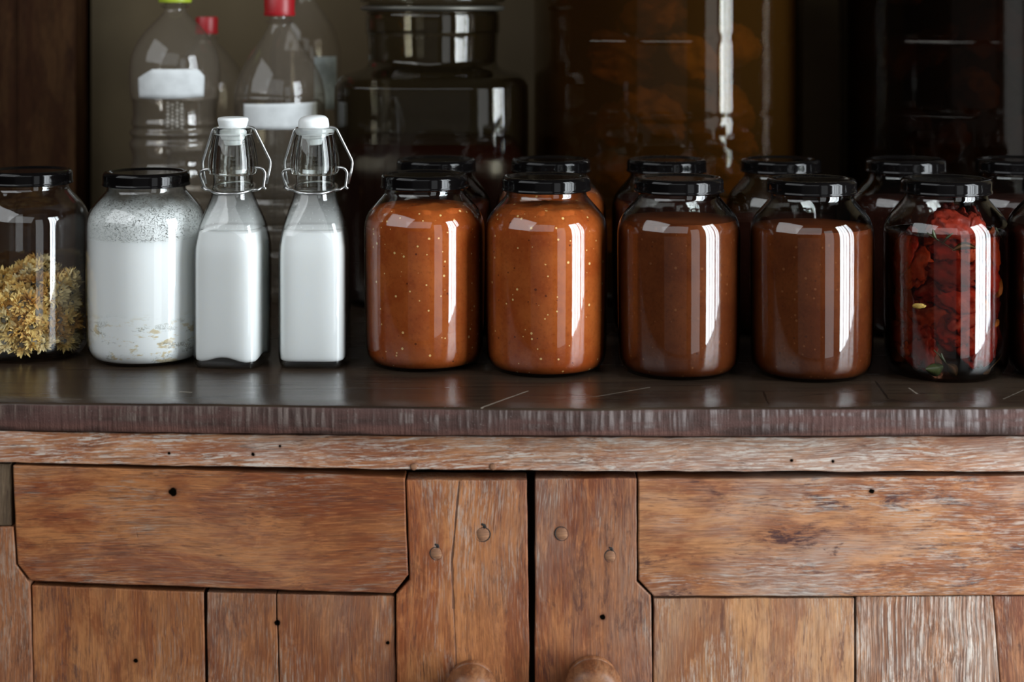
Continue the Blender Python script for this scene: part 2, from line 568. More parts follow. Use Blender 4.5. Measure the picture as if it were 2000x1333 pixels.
OIL = liquid('red oil', (0.76, 0.48, 0.36), (0.26, 0.08, 0.05))
WATER = liquid('water', (0.96, 0.95, 0.93), (0.55, 0.52, 0.48), 0.02)
AMBER = liquid('amber syrup', (0.66, 0.42, 0.17), (0.20, 0.09, 0.02), 0.0, 0.42, (0.060, 0.030, 0.008))
UMBER = liquid('dark syrup', (0.26, 0.15, 0.08), (0.06, 0.03, 0.015), 0.0, 0.2, (0.02, 0.010, 0.005))
RED_TEA = plain('dark red infusion', (0.0193, 0.0039, 0.0023), 0.25, 0, 0.2, 20)

# ------------------------------------------------------------------ the setting
GRIME = plain('grimy plaster', (0.088, 0.066, 0.037), 0.85, 0, 0.45, 5, 0.3, 0.2)
FLOORM = plain('dark floor', (0.06, 0.045, 0.035), 0.6, 0, 0.4, 6)
BLACKGAP = plain('dark gap', (0.01, 0.008, 0.006), 0.9)


def box_data(x0, x1, y0, y1, z0, z1):
    v = [(x, y, z) for x in (x0, x1) for y in (y0, y1) for z in (z0, z1)]
    f = [(0, 1, 3, 2), (4, 6, 7, 5), (0, 4, 5, 1), (2, 3, 7, 6), (0, 2, 6, 4), (1, 5, 7, 3)]
    return v, f


WALL_Y = 0.64
xg = at(178, 0, WALL_Y).x
v, f = box_data(xg, 2.4, WALL_Y, WALL_Y + 0.06, -0.9, 1.6)
tag(obj('wall_back', v, f, GRIME, smooth=False), kind='structure')
v, f = box_data(-2.4, xg, WALL_Y + 0.05, WALL_Y + 0.10, -0.9, 1.6)
tag(obj('wall_left', v, f, BLACKGAP, smooth=False), kind='structure')  # backing behind the gap, its shade put into the near-black colour
v, f = box_data(-2.6, 2.6, -3.4, WALL_Y + 0.1, -0.95, -0.9)
tag(obj('floor', v, f, FLOORM, smooth=False), kind='structure')
POST = wood('dark post wood', 'Z', 3.3, *[tuple(a * b for a, b in zip(c_, (1.12, 0.95, 0.74))) for c_ in ((0.0372, 0.0192, 0.0087), (0.0211, 0.0081, 0.0037), (0.0527, 0.0310, 0.0149), (0.0074, 0.0037, 0.0025))], 0.3, 0.5, 0.7, spec=0.08)
py0 = 0.585
parts = []
for a, b, dy in ((-420, -225, 0.0), (-223, 34, 0.004), (36, 147, 0.0)):
    parts.append(box_data(at(a, 0, py0).x, at(b, 0, py0).x, py0 + dy, WALL_Y + 0.05, -0.9, 1.6))
v, f = merge(*parts)
tag(obj('trim_1', v, f, POST, smooth=False), kind='structure')

# ------------------------------------------------------------------ worktop
YF = -0.196            # front of the worktop
YA = -0.187            # front of the apron rail
YD = -0.184            # front of the doors
TOP_EDGE = [(-700, 782), (0, 787), (400, 791), (800, 796), (1000, 799), (1150, 800), (1300, 797), (1700, 797), (2000, 797), (2700, 797)]
LOW_EDGE = [(-700, 838), (0, 842), (300, 847), (600, 850), (1000, 853), (1400, 854), (2000, 852), (2700, 852)]


def lerp(tab, x):
    for (a, p), (b, q) in zip(tab, tab[1:]):
        if x <= b: return p + (q - p) * (x - a) / (b - a)
    return tab[-1][1]


def worktop_material():
    M = Mat('dark worn worktop')
    co = M.coord('Object')
    g1 = M.noise(M.mapping(co, scale=(5, 120, 120)), 1, 5, 0.65)
    g2 = M.noise(M.mapping(co, scale=(20, 500, 500)), 1, 3, 0.6)
    g3 = M.noise(M.mapping(co, scale=(3, 9, 9)), 1, 4, 0.6)
    c = M.mix(M.step(g1, 0.35, 0.7), (0.0390, 0.0250, 0.0160), (0.0165, 0.0095, 0.0065))
    c = M.mix(M.math('MULTIPLY', M.step(g3, 0.45, 0.7), 0.5), c, (0.050, 0.036, 0.025))
    sp = M.noise(co, 330, 3, 0.7)
    c = M.mix(M.math('MULTIPLY', M.step(sp, 0.70, 0.78), 0.5), c, (0.22, 0.19, 0.16))
    h = M.math('ADD', g1, M.math('MULTIPLY', g2, 0.4))

    def P(px, py):
        d = HC * F / (py - YH)
        return ((px - 1000) / F * d, d - D, 0)
    for a, b, hw, k in (((940, 797), (1032, 764), 0.0013, 0.75), ((1085, 779), (1165, 775), 0.0006, 0.5), ((1165, 775), (1270, 757), 0.0009, 0.6),
                        ((660, 758), (850, 760), 0.0005, 0.3), ((1775, 758), (1792, 770), 0.0012, 0.6), ((1960, 780), (2000, 762), 0.001, 0.35),
                        ((0, 775), (160, 781), 0.0012, 0.3), ((350, 766), (375, 767), 0.003, 0.45), ((1600, 752), (1690, 772), 0.0008, 0.0)):
        mk = seg_mask(M, co, P(*a), P(*b), hw, (120, hw * 1.2))
        c = M.mix(M.math('MULTIPLY', mk, k), c, (0.30, 0.26, 0.21))
        h = M.math('SUBTRACT', h, mk)
    for a, b in (((1500, 780), (1690, 762)), ((1710, 745), (1735, 780)), ((1735, 780), (1830, 792)), ((1490, 765), (1500, 790))):
        mk = seg_mask(M, co, P(*a), P(*b), 0.0012, (90, 0.003))
        c = M.mix(M.math('MULTIPLY', mk, 0.8), c, (0.006, 0.004, 0.003))
        h = M.math('SUBTRACT', h, mk)
    top = M.principled(base=c, rough=M.math('MULTIPLY_ADD', g1, 0.26, 0.11), normal=M.bump(h, 0.32, 0.0006), spec=0.45)
    # sawn front edge: upright saw marks on grey-purple wood
    x = M.n('SeparateXYZ', {0: co})
    wob = M.noise(M.mapping(co, scale=(14, 1, 40)), 1, 3)
    rib = M.noise(M.mapping(co, scale=(250, 8, 16)), 1, 3, 0.55)
    msk = M.noise(M.mapping(co, scale=(9, 5, 70)), 1, 4, 0.6)
    spk = M.noise(M.mapping(co, scale=(700, 300, 700)), 1, 2, 0.6)
    xs = M.step(x.outputs[0], -0.5, 0.45)
    e = M.mix(M.step(msk, 0.35, 0.65), (0.036, 0.019, 0.015), (0.075, 0.036, 0.030))
    pale = M.mix(xs, (0.115, 0.080, 0.064), (0.185, 0.155, 0.150))
    pm = M.math('MULTIPLY', M.step(rib, 0.46, 0.66), M.step(msk, 0.62, 0.42))
    pm = M.math('MULTIPLY', pm, M.step(x.outputs[2], -0.024, -0.013))
    e = M.mix(M.math('MULTIPLY', pm, 0.9), e, pale)
    e = M.mix(M.math('MULTIPLY', M.step(spk, 0.66, 0.76), 0.5), e, (0.25, 0.22, 0.20))
    lowpink = M.math('MULTIPLY', M.step(x.outputs[2], -0.014, -0.022), M.step(msk, 0.40, 0.6))
    e = M.mix(M.math('MULTIPLY', lowpink, 0.6), e, (0.14, 0.065, 0.050))
    edge = M.principled(base=e, rough=0.7, normal=M.bump(M.math('ADD', rib, M.math('MULTIPLY', spk, 0.3)), 0.6, 0.002), spec=0.25)
    ny = M.n('SeparateXYZ', {0: M.n('NewGeometry').outputs['Normal']}).outputs[2]
    return M.done(M.n('MixShader', {0: M.step(ny, 0.45, 0.75), 1: edge, 2: top}).outputs[0])


def build_worktop():
    verts, faces = [], []
    N = 260
    x0, x1 = -0.82, 0.98
    for i in range(N + 1):
        x = x0 + (x1 - x0) * i / N
        px = 1000 + x * F / (YF + D)
        yt = HC * F / (lerp(TOP_EDGE, px) - YH) - D
        nz = lambda s, k: mnoise.noise(Vector((x * s, k, 0)))
        yt += 0.0012 * nz(18, 1.5) + 0.0005 * nz(70, 2.5)
        zb = HC - (lerp(LOW_EDGE, px) - YH) / F * (yt + D) + 0.0006 * nz(40, 5.5)
        prof = [(0.60, 0.0), (0.30, 0.0), (0.05, 0.0), (yt + 0.03, 0.0), (yt + 0.004, 0.0003 * nz(50, 9)), (yt + 0.0012, -0.0008), (yt, -0.003 + 0.001 * nz(60, 3)),
                (yt + 0.0006 * nz(45, 7), zb * 0.5), (yt + 0.0006, zb + 0.003), (yt + 0.003, zb), (yt + 0.05, zb), (0.60, zb)]
        prof[0] = (WALL_Y - 0.002, 0.0); prof[-1] = (WALL_Y - 0.002, zb)
        verts += [(x, y, z) for y, z in prof]
    n = 12
    for i in range(N):
        for k in range(n):
            a, b = i * n + k, i * n + (k + 1) % n
            faces.append((a, b, b + n, a + n))
    faces.append(tuple(range(n))[::-1])
    faces.append(tuple(range(N * n, N * n + n)))
    o = obj('worktop', verts, faces, worktop_material(), None, True, 50)
    tag(o, 'long dark worn plank worktop with rough saw-marked front edge, under all the jars', 'worktop')
    return o


build_worktop()

# ------------------------------------------------------------------ cabinet
ROOT_CAB = thing('cabinet', 'weathered orange-brown wooden cabinet with two sagging doors below the dark worktop', 'cabinet', (0, 0, 0))


def resample(poly, step=0.012, jit=0.0004, seed=0.0):
    out = []
    for a, b in zip(poly, poly[1:] + poly[:1]):
        L = (b - a).length
        n = max(1, int(L / step))
        t = (b - a) / L
        nn = Vector((t.z, 0, -t.x))
        for k in range(n):
            p = a + (b - a) * k / n
            if k: p = p + nn * jit * mnoise.noise(Vector((p.x * 40 + seed, p.z * 40, seed))) * 2
            out.append(p)
    return out


def board(name, px_poly, yf, thick, mat, parent, seed=0.0, bevel=0.0011, jit=0.0004):
    """A plank: the outline given in picture rows and columns on the plane y = yf, extruded back."""
    return boards(name, [px_poly], yf, thick, mat, parent, seed, bevel, jit)


def boards(name, polys, yf, thick, mat, parent, seed=0.0, bevel=0.0011, jit=0.0004):
    V, Fc = [], []
    for q, px_poly in enumerate(polys):
        pts = resample([at(x, y, yf) for x, y in px_poly], seed=seed + q, jit=jit)
        n = len(pts); o = len(V)
        V += [(p.x, yf, p.z) for p in pts] + [(p.x, yf + thick, p.z) for p in pts]
        Fc.append(tuple(o + i for i in range(n))[::-1])
        Fc.append(tuple(o + n + i for i in range(n)))
        for i in range(n):
            j = (i + 1) % n
            Fc.append((o + i, o + j, o + n + j, o + n + i))
    ob = obj(name, V, Fc, mat, parent, False)
    me = ob.data
    bm = bmesh.new(); bm.from_mesh(me)
    bmesh.ops.recalc_face_normals(bm, faces=bm.faces)
    bm.to_mesh(me); bm.free()
    if bevel:
        b = ob.modifiers.new('bevel', 'BEVEL')
        b.width = bevel; b.segments = 2; b.limit_method = 'ANGLE'; b.angle_limit = math.radians(50)
        b.harden_normals = False
    return ob


PALE = (0.2988, 0.2407, 0.1909)
BASE = (0.2985, 0.1144, 0.0382)
RED = (0.1637, 0.0405, 0.0114)
DARK = (0.030, 0.011, 0.008)


def sp(px, py, r, y=YD):
    p = at(px, py, y)
    return ((p.x, y, p.z), r)


def ln(a, b, hw, col, k, y=YD):
    return (tuple(at(a[0], a[1], y)), tuple(at(b[0], b[1], y)), hw, col, k)


BLK = (0.02, 0.012, 0.009)
M_APRON = wood('apron wood', 'X', 1.0, (0.3385, 0.1501, 0.0676), (0.2072, 0.0676, 0.0281), (0.4877, 0.4314, 0.3752), DARK, 0.95, 0.25, 0.65, tilt=0.028,
               spots=[sp(330, 886, 0.0016, YA), sp(494, 888, 0.0017, YA), sp(547, 872, 0.0015, YA), sp(1546, 900, 0.0015, YA), sp(1627, 902, 0.0015, YA)], haze=0.42)
M_RAIL_L = wood('left rail wood', 'X', 2.0, BASE, RED, PALE, DARK, 0.42, 0.35, 0.55, spots=[sp(338, 961, 0.0044)],
                lines=[ln((262, 1015), (275, 1080), 0.0008, BLK, 0.5)])
M_RAIL_R = wood('right rail wood', 'X', 3.0, (0.3385, 0.1501, 0.0609), (0.1998, 0.0637, 0.0225), (0.4314, 0.3845, 0.3376), (0.0394, 0.0131, 0.0131), 0.5, 0.95, 0.58, spots=[sp(1702, 960, 0.0026)], haze=0.55)
M_STILE_L = wood('left stile wood', 'Z', 4.0, (0.3312, 0.1302, 0.0466), (0.1897, 0.0510, 0.0153), (0.3818, 0.3320, 0.2822), DARK, 0.42, 0.45, 0.55,
                 lines=[ln((897, 940), (882, 1100), 0.0011, (0.05, 0.022, 0.013), 0.9), ln((882, 1100), (886, 1190), 0.0014, (0.07, 0.03, 0.02), 0.8), ln((886, 1190), (893, 1340), 0.0009, (0.09, 0.04, 0.025), 0.7)], haze=0.10)
M_STILE_R = wood('right stile wood', 'Z', 5.0, (0.3061, 0.1162, 0.0405), (0.1579, 0.0395, 0.0122), (0.3486, 0.2988, 0.2490), (0.0415, 0.0133, 0.0116), 0.42, 0.75, 0.58, spots=[sp(1177, 1206, 0.0028)], haze=0.25)
M_STILE_FL = wood('outer stile wood', 'Z', 6.0, (0.2985, 0.1197, 0.0496), (0.1973, 0.0634, 0.0229), PALE, DARK, 0.4, 0.3, 0.6, haze=0.18)
M_BLOCK = wood('grey frame wood', 'Z', 6.6, (0.1328, 0.0913, 0.0539), (0.0830, 0.0515, 0.0282), (0.1992, 0.1577, 0.1162), DARK, 0.5, 0.3, 0.7)
M_PAN_A = wood('panel wood', 'Z', 7.0, (0.2898, 0.1162, 0.0405), (0.1733, 0.0510, 0.0153), PALE, (0.0415, 0.0166, 0.0149), 0.35, 0.65, 0.6, spots=[sp(264, 1293, 0.0024)], haze=0.10)
M_PAN_B = wood('cracked panel wood', 'Z', 8.0, (0.2734, 0.1056, 0.0374), (0.1656, 0.0475, 0.0153), PALE, (0.0415, 0.0166, 0.0149), 0.5, 0.55, 0.6, spots=[sp(541, 1219, 0.0030), sp(757, 1258, 0.0020)], haze=0.22)
M_PAN_C = wood('pale panel wood', 'Z', 9.0, (0.3714, 0.1801, 0.0750), (0.2232, 0.0779, 0.0281), (0.4689, 0.4033, 0.3283), (0.0563, 0.0188, 0.0168), 0.5, 0.65, 0.6, haze=0.22)
M_PAN_D = wood('ribbed panel wood', 'Z', 10.0, (0.3067, 0.1426, 0.0637), (0.1922, 0.0713, 0.0301), (0.5065, 0.4502, 0.3939), DARK, 0.75, 0.3, 0.68, rib=1.6, haze=0.45)
M_PAN_E = wood('knotty panel wood', 'Z', 11.0, (0.2907, 0.1276, 0.0572), (0.1304, 0.0375, 0.0150), (0.4689, 0.4127, 0.3564), DARK, 0.8, 0.6, 0.6, haze=0.6)
M_PEG = wood('peg wood', 'X', 12.0, (0.2739, 0.1369, 0.0664), (0.1992, 0.0830, 0.0373), PALE, DARK, 0.2, 0.5, 0.7)
M_KNOB = wood('turned knob wood', 'Z', 13.0, (0.2141, 0.0896, 0.0382), (0.1228, 0.0390, 0.0149), (0.2822, 0.1826, 0.1079), (0.0498, 0.0208, 0.0124), 0.2, 0.4, 0.30)
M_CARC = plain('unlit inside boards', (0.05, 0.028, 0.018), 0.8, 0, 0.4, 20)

# carcass: sides, back and floor of the cabinet behind the doors
zl = HC - (848 - YH) / F * (YF + D)
ZB = -0.86
CX0, CX1 = at(-140, 0, YA).x, at(2190, 0, YA).x
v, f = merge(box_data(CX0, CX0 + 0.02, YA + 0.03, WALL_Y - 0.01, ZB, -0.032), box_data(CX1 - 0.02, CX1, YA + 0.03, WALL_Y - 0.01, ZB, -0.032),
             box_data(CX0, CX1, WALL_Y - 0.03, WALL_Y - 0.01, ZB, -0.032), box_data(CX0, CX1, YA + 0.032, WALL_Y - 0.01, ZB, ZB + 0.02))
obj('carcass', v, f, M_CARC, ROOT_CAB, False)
apr = [(-140, 844)] + [(x, lerp(LOW_EDGE, x) + 0.8) for x in range(0, 2001, 250)] + [(2190, 851), (2190, 922), (2000, 922), (1700, 922), (1400, 921.5), (1200, 921), (1000, 919.5), (700, 916.5), (400, 911.5), (200, 908), (0, 904), (-140, 901)]
board('apron_rail', apr, YA, 0.022, M_APRON, ROOT_CAB, 1.1, 0.0010, 0.0005)
for pxx in (808, 963):
    p = at(pxx, 912, YA)
    pg = lathe('nail_plug', [(0, 0), (0.0030, 0), (0.0030, 0.0006), (0.0022, 0.001), (0, 0.001)], M_PEG, ROOT_CAB, 20)
    pg.location = (p.x, YA, p.z); pg.rotation_euler = (PI / 2, 0, 0)
board('frame_post', [(-140, 904), (21, 907), (23, 1028), (-140, 1026)], YD + 0.002, 0.030, M_BLOCK, ROOT_CAB, 2.3)
board('frame_post', [(2068, 926), (2190, 926), (2190, 2060), (2068, 2060)], YD + 0.002, 0.030, M_STILE_FL, ROOT_CAB, 2.9)
board('frame_post', [(-140, 1030), (-80, 1030), (-80, 2060), (-140, 2060)], YD + 0.002, 0.030, M_STILE_FL, ROOT_CAB, 2.9)

TH = 0.026
PD = YD + 0.0022
BOT = 2040
# left door: its two uprights are the door; rail, panels, pegs and knob sit in it
door_l = boards('door', [[(793.5, 938), (1029, 938.5), (1032, 1150), (1036, BOT), (776, BOT), (774, 1162), (800, 1134)],
                         ], YD, TH, M_STILE_L, ROOT_CAB, 4.0)
board('stile', [(-78, 1031), (26, 1030), (31.5, 1104), (57, 1139), (63, 1333), (66, BOT), (-78, BOT)], YD, TH, M_STILE_FL, door_l, 4.5)
board('rail', [(25, 909.5), (300, 917.5), (673, 929), (790.5, 934), (793, 1040), (797, 1124), (768, 1160), (420, 1149), (60, 1135.5), (34.5, 1103), (29, 1000)], YD - 0.0006, TH, M_RAIL_L, door_l, 5.0)
board('panel', [(61, 1144), (397, 1157.5), (400, 1333), (404, BOT), (68, BOT), (65, 1333)], PD, TH - 0.006, M_PAN_A, door_l, 6.0)
boards('panel', [[(404.5, 1158), (538.5, 1161.5), (539, 1212), (541, 1226), (544, 1333), (547, BOT), (409, BOT), (406, 1333)],
                 [(540.8, 1161.5), (770, 1166), (772.5, 1333), (773, BOT), (548.6, BOT), (546.2, 1333), (543.6, 1222), (541.6, 1212)]], PD, TH - 0.006, M_PAN_B, door_l, 7.0, 0.0007)
door_r = boards('door', [[(1045, 936), (1243.5, 935), (1243, 1137), (1271.5, 1165), (1273.5, 1333), (1273, BOT), (1042, BOT), (1045, 1200)]], YD, TH, M_STILE_R, ROOT_CAB, 8.0)
board('rail', [(1246.5, 936.5), (1500, 936), (1650, 934), (2064, 929), (2064, 1163), (1700, 1165.5), (1277.5, 1166), (1247.5, 1134)], YD - 0.0004, TH, M_RAIL_R, door_r, 9.0)
board('panel', [(1276.5, 1169.5), (1668.5, 1169), (1669, BOT), (1276.5, BOT)], PD, TH - 0.006, M_PAN_C, door_r, 10.0)
boards('panel', [[(1672.5, 1166.5), (1938, 1164.5), (1944, 1230), (1952, 1333), (1964, BOT), (1672.5, BOT)]], PD, TH - 0.006, M_PAN_D, door_r, 11.0)
board('panel', [(1939.6, 1164.5), (2064, 1164.5), (2064, BOT), (1965.6, BOT), (1953.6, 1333), (1945.6, 1230)], PD + 0.0006, TH - 0.006, M_PAN_E, door_r, 12.0)
# boards behind the joints keep the gaps dark
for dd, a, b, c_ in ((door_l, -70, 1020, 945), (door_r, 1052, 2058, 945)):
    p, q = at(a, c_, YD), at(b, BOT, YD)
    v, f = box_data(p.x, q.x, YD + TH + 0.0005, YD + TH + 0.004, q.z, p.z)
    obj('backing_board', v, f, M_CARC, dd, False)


def peg(px, py, r, door, chip):
    p = at(px, py, YD)
    pr = [(0, -0.004), (r, -0.004), (r, -0.0001), (r * 0.93, 0.0002), (0, 0.0002)]
    o = lathe('peg', pr, M_PEG, door, 24, lambda a, z, rr: rr * (1 + 0.07 * math.sin(3 * a + px)))
    o.location = (p.x, YD, p.z); o.rotation_euler = (PI / 2, 0, 0)
    # the dark chipped ring round the peg
    ring = []
    for k in range(40):
        a = 2 * PI * k / 40
        rr = r * (1.10 + 0.05 * math.sin(2 * a + px))
        ring.append((rr * math.cos(a), rr * math.sin(a), 0.0001))
    v, f = tube_data(ring, lambda t: r * 0.06 * (1 + 0.8 * math.sin(2 * PI * t + 1 + px)), 6, True)
    if chip:
        cp = [(r * 0.1 + r * 0.32 * math.sin(t * 5), r * (1.15 + 0.55 * t), 0.0001) for t in (0, 0.25, 0.5, 0.75, 1)]
        v, f = merge((v, f), tube_data(cp, lambda t: r * 0.3 * (1 - 0.5 * t), 8))
        v = [Vector((a.x, a.y, a.z * 0.25)) for a in v]
    g = obj('peg_rim', v, f, BLACKGAP, o)
    return o


peg(852, 1082, 0.0050, door_l, True)
peg(943, 1045, 0.0057, door_l, True)
peg(1097, 1043, 0.0054, door_r, False)
peg(1192, 1087, 0.0047, door_r, True)


def knob(px, py_top, r, door):
    c = at(px, py_top, YD)
    z = c.z - r
    k = r / 0.020
    pr = dense([(0, 0), (0.0195 * k, 0), (0.0195 * k, 0), (0.0208 * k, 0.0022), (0.0200 * k, 0.0052), (0.0178 * k, 0.0068), (0.0178 * k, 0.0068), (0.0186 * k, 0.0076),
                (0.0215 * k, 0.013), (0.0232 * k, 0.020), (0.0222 * k, 0.028), (0.0185 * k, 0.035), (0.011 * k, 0.039), (0, 0.040)], 6)
    o = lathe('knob', pr, M_KNOB, door, 56, None, 60)
    o.location = (c.x, YD, z); o.rotation_euler = (PI / 2, 0, 0)
    return o


knob(921, 1290, 0.0200, door_l)
knob(1157, 1281, 0.0215, door_r)

# ------------------------------------------------------------------ screw-lid jars
JAR_P = dense([(0, 0.0035), (0.030, 0.0030), (0.043, 0.0008), (0.0475, 0.0006), (0.0520, 0.0035), (0.0555, 0.0095), (0.0568, 0.018), (0.0574, 0.035), (0.0580, 0.075),
               (0.0582, 0.120), (0.0578, 0.133), (0.0560, 0.1410), (0.0520, 0.1482), (0.0460, 0.1553), (0.0405, 0.1615), (0.0384, 0.1646), (0.0380, 0.1686),
               (0.0386, 0.1708), (0.0378, 0.1736), (0.0376, 0.1781)], 5)
LID_P = dense([(0.0390, 0.0), (0.0412, 0.0), (0.0412, 0.0), (0.0424, 0.0006), (0.0426, 0.0016), (0.0422, 0.0026), (0.0420, 0.0040), (0.0420, 0.0092), (0.0417, 0.0112), (0.0404, 0.0132),
               (0.0384, 0.0140), (0.0362, 0.0137), (0.0346, 0.0126), (0.0336, 0.0120), (0.0318, 0.0122), (0.0300, 0.0124), (0, 0.0124)], 4)
LID_Z = 0.1686


def inner_r(prof, z):
    for (a, za), (b, zb) in zip(prof, prof[1:]):
        if za <= z <= zb and zb > za: return a + (b - a) * (z - za) / (zb - za)
    return prof[-1][0]


def content_prof(prof, gap, level, dome=0.0, base=0.003):
    out = []
    ins = inset(prof, gap)
    for r, z in ins:
        if base < z < level and r > 0.02: out.append((r, z))
    rt = out[-1][0]
    out = [(0, base), (out[0][0] * 0.96, base)] + out
    for k in range(1, 9):
        t = k / 8
        out.append((rt * (1 - t) * (1 if k < 8 else 0), level + dome * math.sin(t * PI / 2)))
    return out


def content(name, mat, parent, level, dome=0.0, rough=0.0, gap=0.0013, seed=0.0, base=0.0032, prof=None, mod=None, seg=72):
    pr = content_prof(prof or JAR_P, gap, level, dome, base)
    v, f = lathe_data(pr, seg, mod)
    if rough:
        v = [Vector(p) for p in v]
        for p in v:
            if p.z > level - 0.004 or (p.z > level - 0.012 and False):
                p.z += rough * (mnoise.noise(Vector((p.x * 60 + seed, p.y * 60, seed))) + 0.5 * mnoise.noise(Vector((p.x * 170 + seed, p.y * 170, 3))))
    return obj(name, v, f, mat, parent, True, 50)


def make_jar(label, x, y, group, lid_mat=LID, spin=0.0, tip=0.0, wall=G_JAR):
    t = thing('jar', label, 'jar', (x, y, 0), spin, group)
    lathe('glass_body', shell(JAR_P, 0.0011), wall, t, 80, None, 60)
    l = lathe('lid', LID_P, lid_mat, t, 72, lambda a, z, r: r, 40)
    l.location = (0, 0, LID_Z); l.rotation_euler = (tip, 0, 0)
    return t


def jx(px, y): return (px - 1000) / F * (y + D)


FRONT = 'screw-lid jars of the front row'
BACK = 'screw-lid jars of the back row'
YS = {'flower': 0.022, 'kefir': 0.005, 'o1': -0.018, 'o2': -0.042, 'b1': -0.054, 'b2': -0.064, 't': -0.064}

jf = make_jar('clear glass jar with black lid holding yellow dried flowers, at the left edge', jx(57, YS['flower']), YS['flower'], FRONT, wall=G_CLEAR)
jk = make_jar('black-lidded jar of white cultured milk with curdled film, beside the flip-top bottles', jx(286, YS['kefir']), YS['kefir'], FRONT, spin=0.4, wall=G_CLEAR)
content('milk', KEFIR, jk, 0.1200)
fp = [(r, z) for r, z in inset(JAR_P, 0.0016) if 0.1195 < z < 0.161]
lathe('milk_film', fp, FILM_JAR, jk, 80)
for key, px, lab, mt, lv, lm, dm in (('o1', 829, 'jar of orange tomato sauce with clean black lid, next to the flip-top bottles', SAUCE_O, 0.152, LID, 0.003),
                                     ('o2', 1067, 'jar of orange tomato sauce with dusty black lid, beside a brown sauce jar', SAUCE_O, 0.1535, LID_DUSTY, 0.003),
                                     ('b1', 1326, 'jar of brown sauce filled into the shoulder, beside the orange sauce', SAUCE_B, 0.1440, LID_DUSTY, 0.0),
                                     ('b2', 1585, 'jar of brown sauce filled just below the shoulder, beside the dried tomatoes', SAUCE_B, 0.1385, LID_DUSTY, 0.0)):
    j = make_jar(lab, jx(px, YS[key]), YS[key], FRONT, lm, spin=px * 0.7)
    content('sauce', mt, j, lv, dm, 0.0022 if dm else 0.0, seed=px * 0.01)
jt = make_jar('black-lidded jar of red dried tomatoes and herbs in oil, right of the brown sauces', jx(1848, YS['t']), YS['t'], FRONT)
content('oil', OIL, jt, 0.134)
jd = make_jar('dark jar cut off by the right edge of the picture, beside the dried tomatoes', jx(2088, -0.066), -0.066, FRONT)
content('preserve', SAUCE_D, jd, 0.142)

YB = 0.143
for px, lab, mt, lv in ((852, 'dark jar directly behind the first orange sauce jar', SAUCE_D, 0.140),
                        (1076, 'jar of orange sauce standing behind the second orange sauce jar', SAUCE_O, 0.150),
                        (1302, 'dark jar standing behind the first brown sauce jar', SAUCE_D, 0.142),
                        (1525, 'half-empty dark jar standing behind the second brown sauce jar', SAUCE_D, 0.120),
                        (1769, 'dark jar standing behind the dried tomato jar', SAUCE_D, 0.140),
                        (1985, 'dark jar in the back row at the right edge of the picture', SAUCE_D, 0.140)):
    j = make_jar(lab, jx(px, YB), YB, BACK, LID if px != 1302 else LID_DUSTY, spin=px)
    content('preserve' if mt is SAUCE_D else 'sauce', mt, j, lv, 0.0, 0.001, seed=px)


# ------------------------------------------------------------------ dried flowers in the left jar
def bloom_mesh(seed):
    R = random.Random(seed)
    V, Fc = [], []
    layers = ((24, 0.0105, -0.1), (22, 0.0095, 0.35), (16, 0.0080, 0.8))
    for n, L, lift in layers:
        for k in range(n):
            a = 2 * PI * (k + R.uniform(-0.35, 0.35)) / n
            L2 = L * R.uniform(0.75, 1.15)
            wd = R.uniform(0.0008, 0.0013)
            e = lift + R.uniform(-0.5, 0.5)
            curl = R.uniform(-1.0, 1.6)
            d = Vector((math.cos(a), math.sin(a), 0)); s = Vector((-math.sin(a), math.cos(a), 0))
            tw = R.uniform(-0.6, 0.6)
            p = d * 0.002 + Vector((0, 0, 0.0008))
            o = len(V)
            m = 4
            for i in range(m + 1):
                t = i / m
                ang = e + curl * t
                ww = wd * (0.55 + 0.9 * math.sin(PI * min(t * 0.8 + 0.15, 1))) * (0.35 if i == m else 1)
                sd = (s * math.cos(tw * t) + Vector((0, 0, 1)) * math.sin(tw * t)) * ww
                up = Vector((0, 0, 0.0005 * math.sin(PI * t)))
                V += [p - sd, p - up, p + sd]
                p = p + (d * math.cos(ang) + Vector((0, 0, 1)) * math.sin(ang)) * (L2 / m)
            for i in range(m):
                for q in range(2):
                    b = o + i * 3 + q
                    Fc.append((b, b + 1, b + 4, b + 3))
    ne = len(Fc)
    ev, ef = lathe_data([(0, -0.002), (0.0035, -0.0012), (0.0042, 0.0012), (0.0034, 0.003), (0, 0.0038)], 10)
    V, Fc = merge((V, Fc), (ev, ef))
    me = bpy.data.meshes.new('dried_flower')
    me.from_pydata([tuple(v) for v in V], [], Fc); me.update()
    me.materials.append(PETAL[seed % 3]); me.materials.append(FLOWER_EYE)
    for i, p in enumerate(me.polygons):
        p.use_smooth = True
        p.material_index = 0 if i < ne else 1
    return me


blooms = [bloom_mesh(s) for s in range(6)]
R = random.Random(21)


def heap_top(x, y):
    return 0.074 + 0.010 * mnoise.noise(Vector((x * 28 + 2, y * 28, 0.5))) * 2 + 0.006 * (y / 0.05) - 0.010 * math.exp(-((x - 0.012) / 0.016) ** 2)


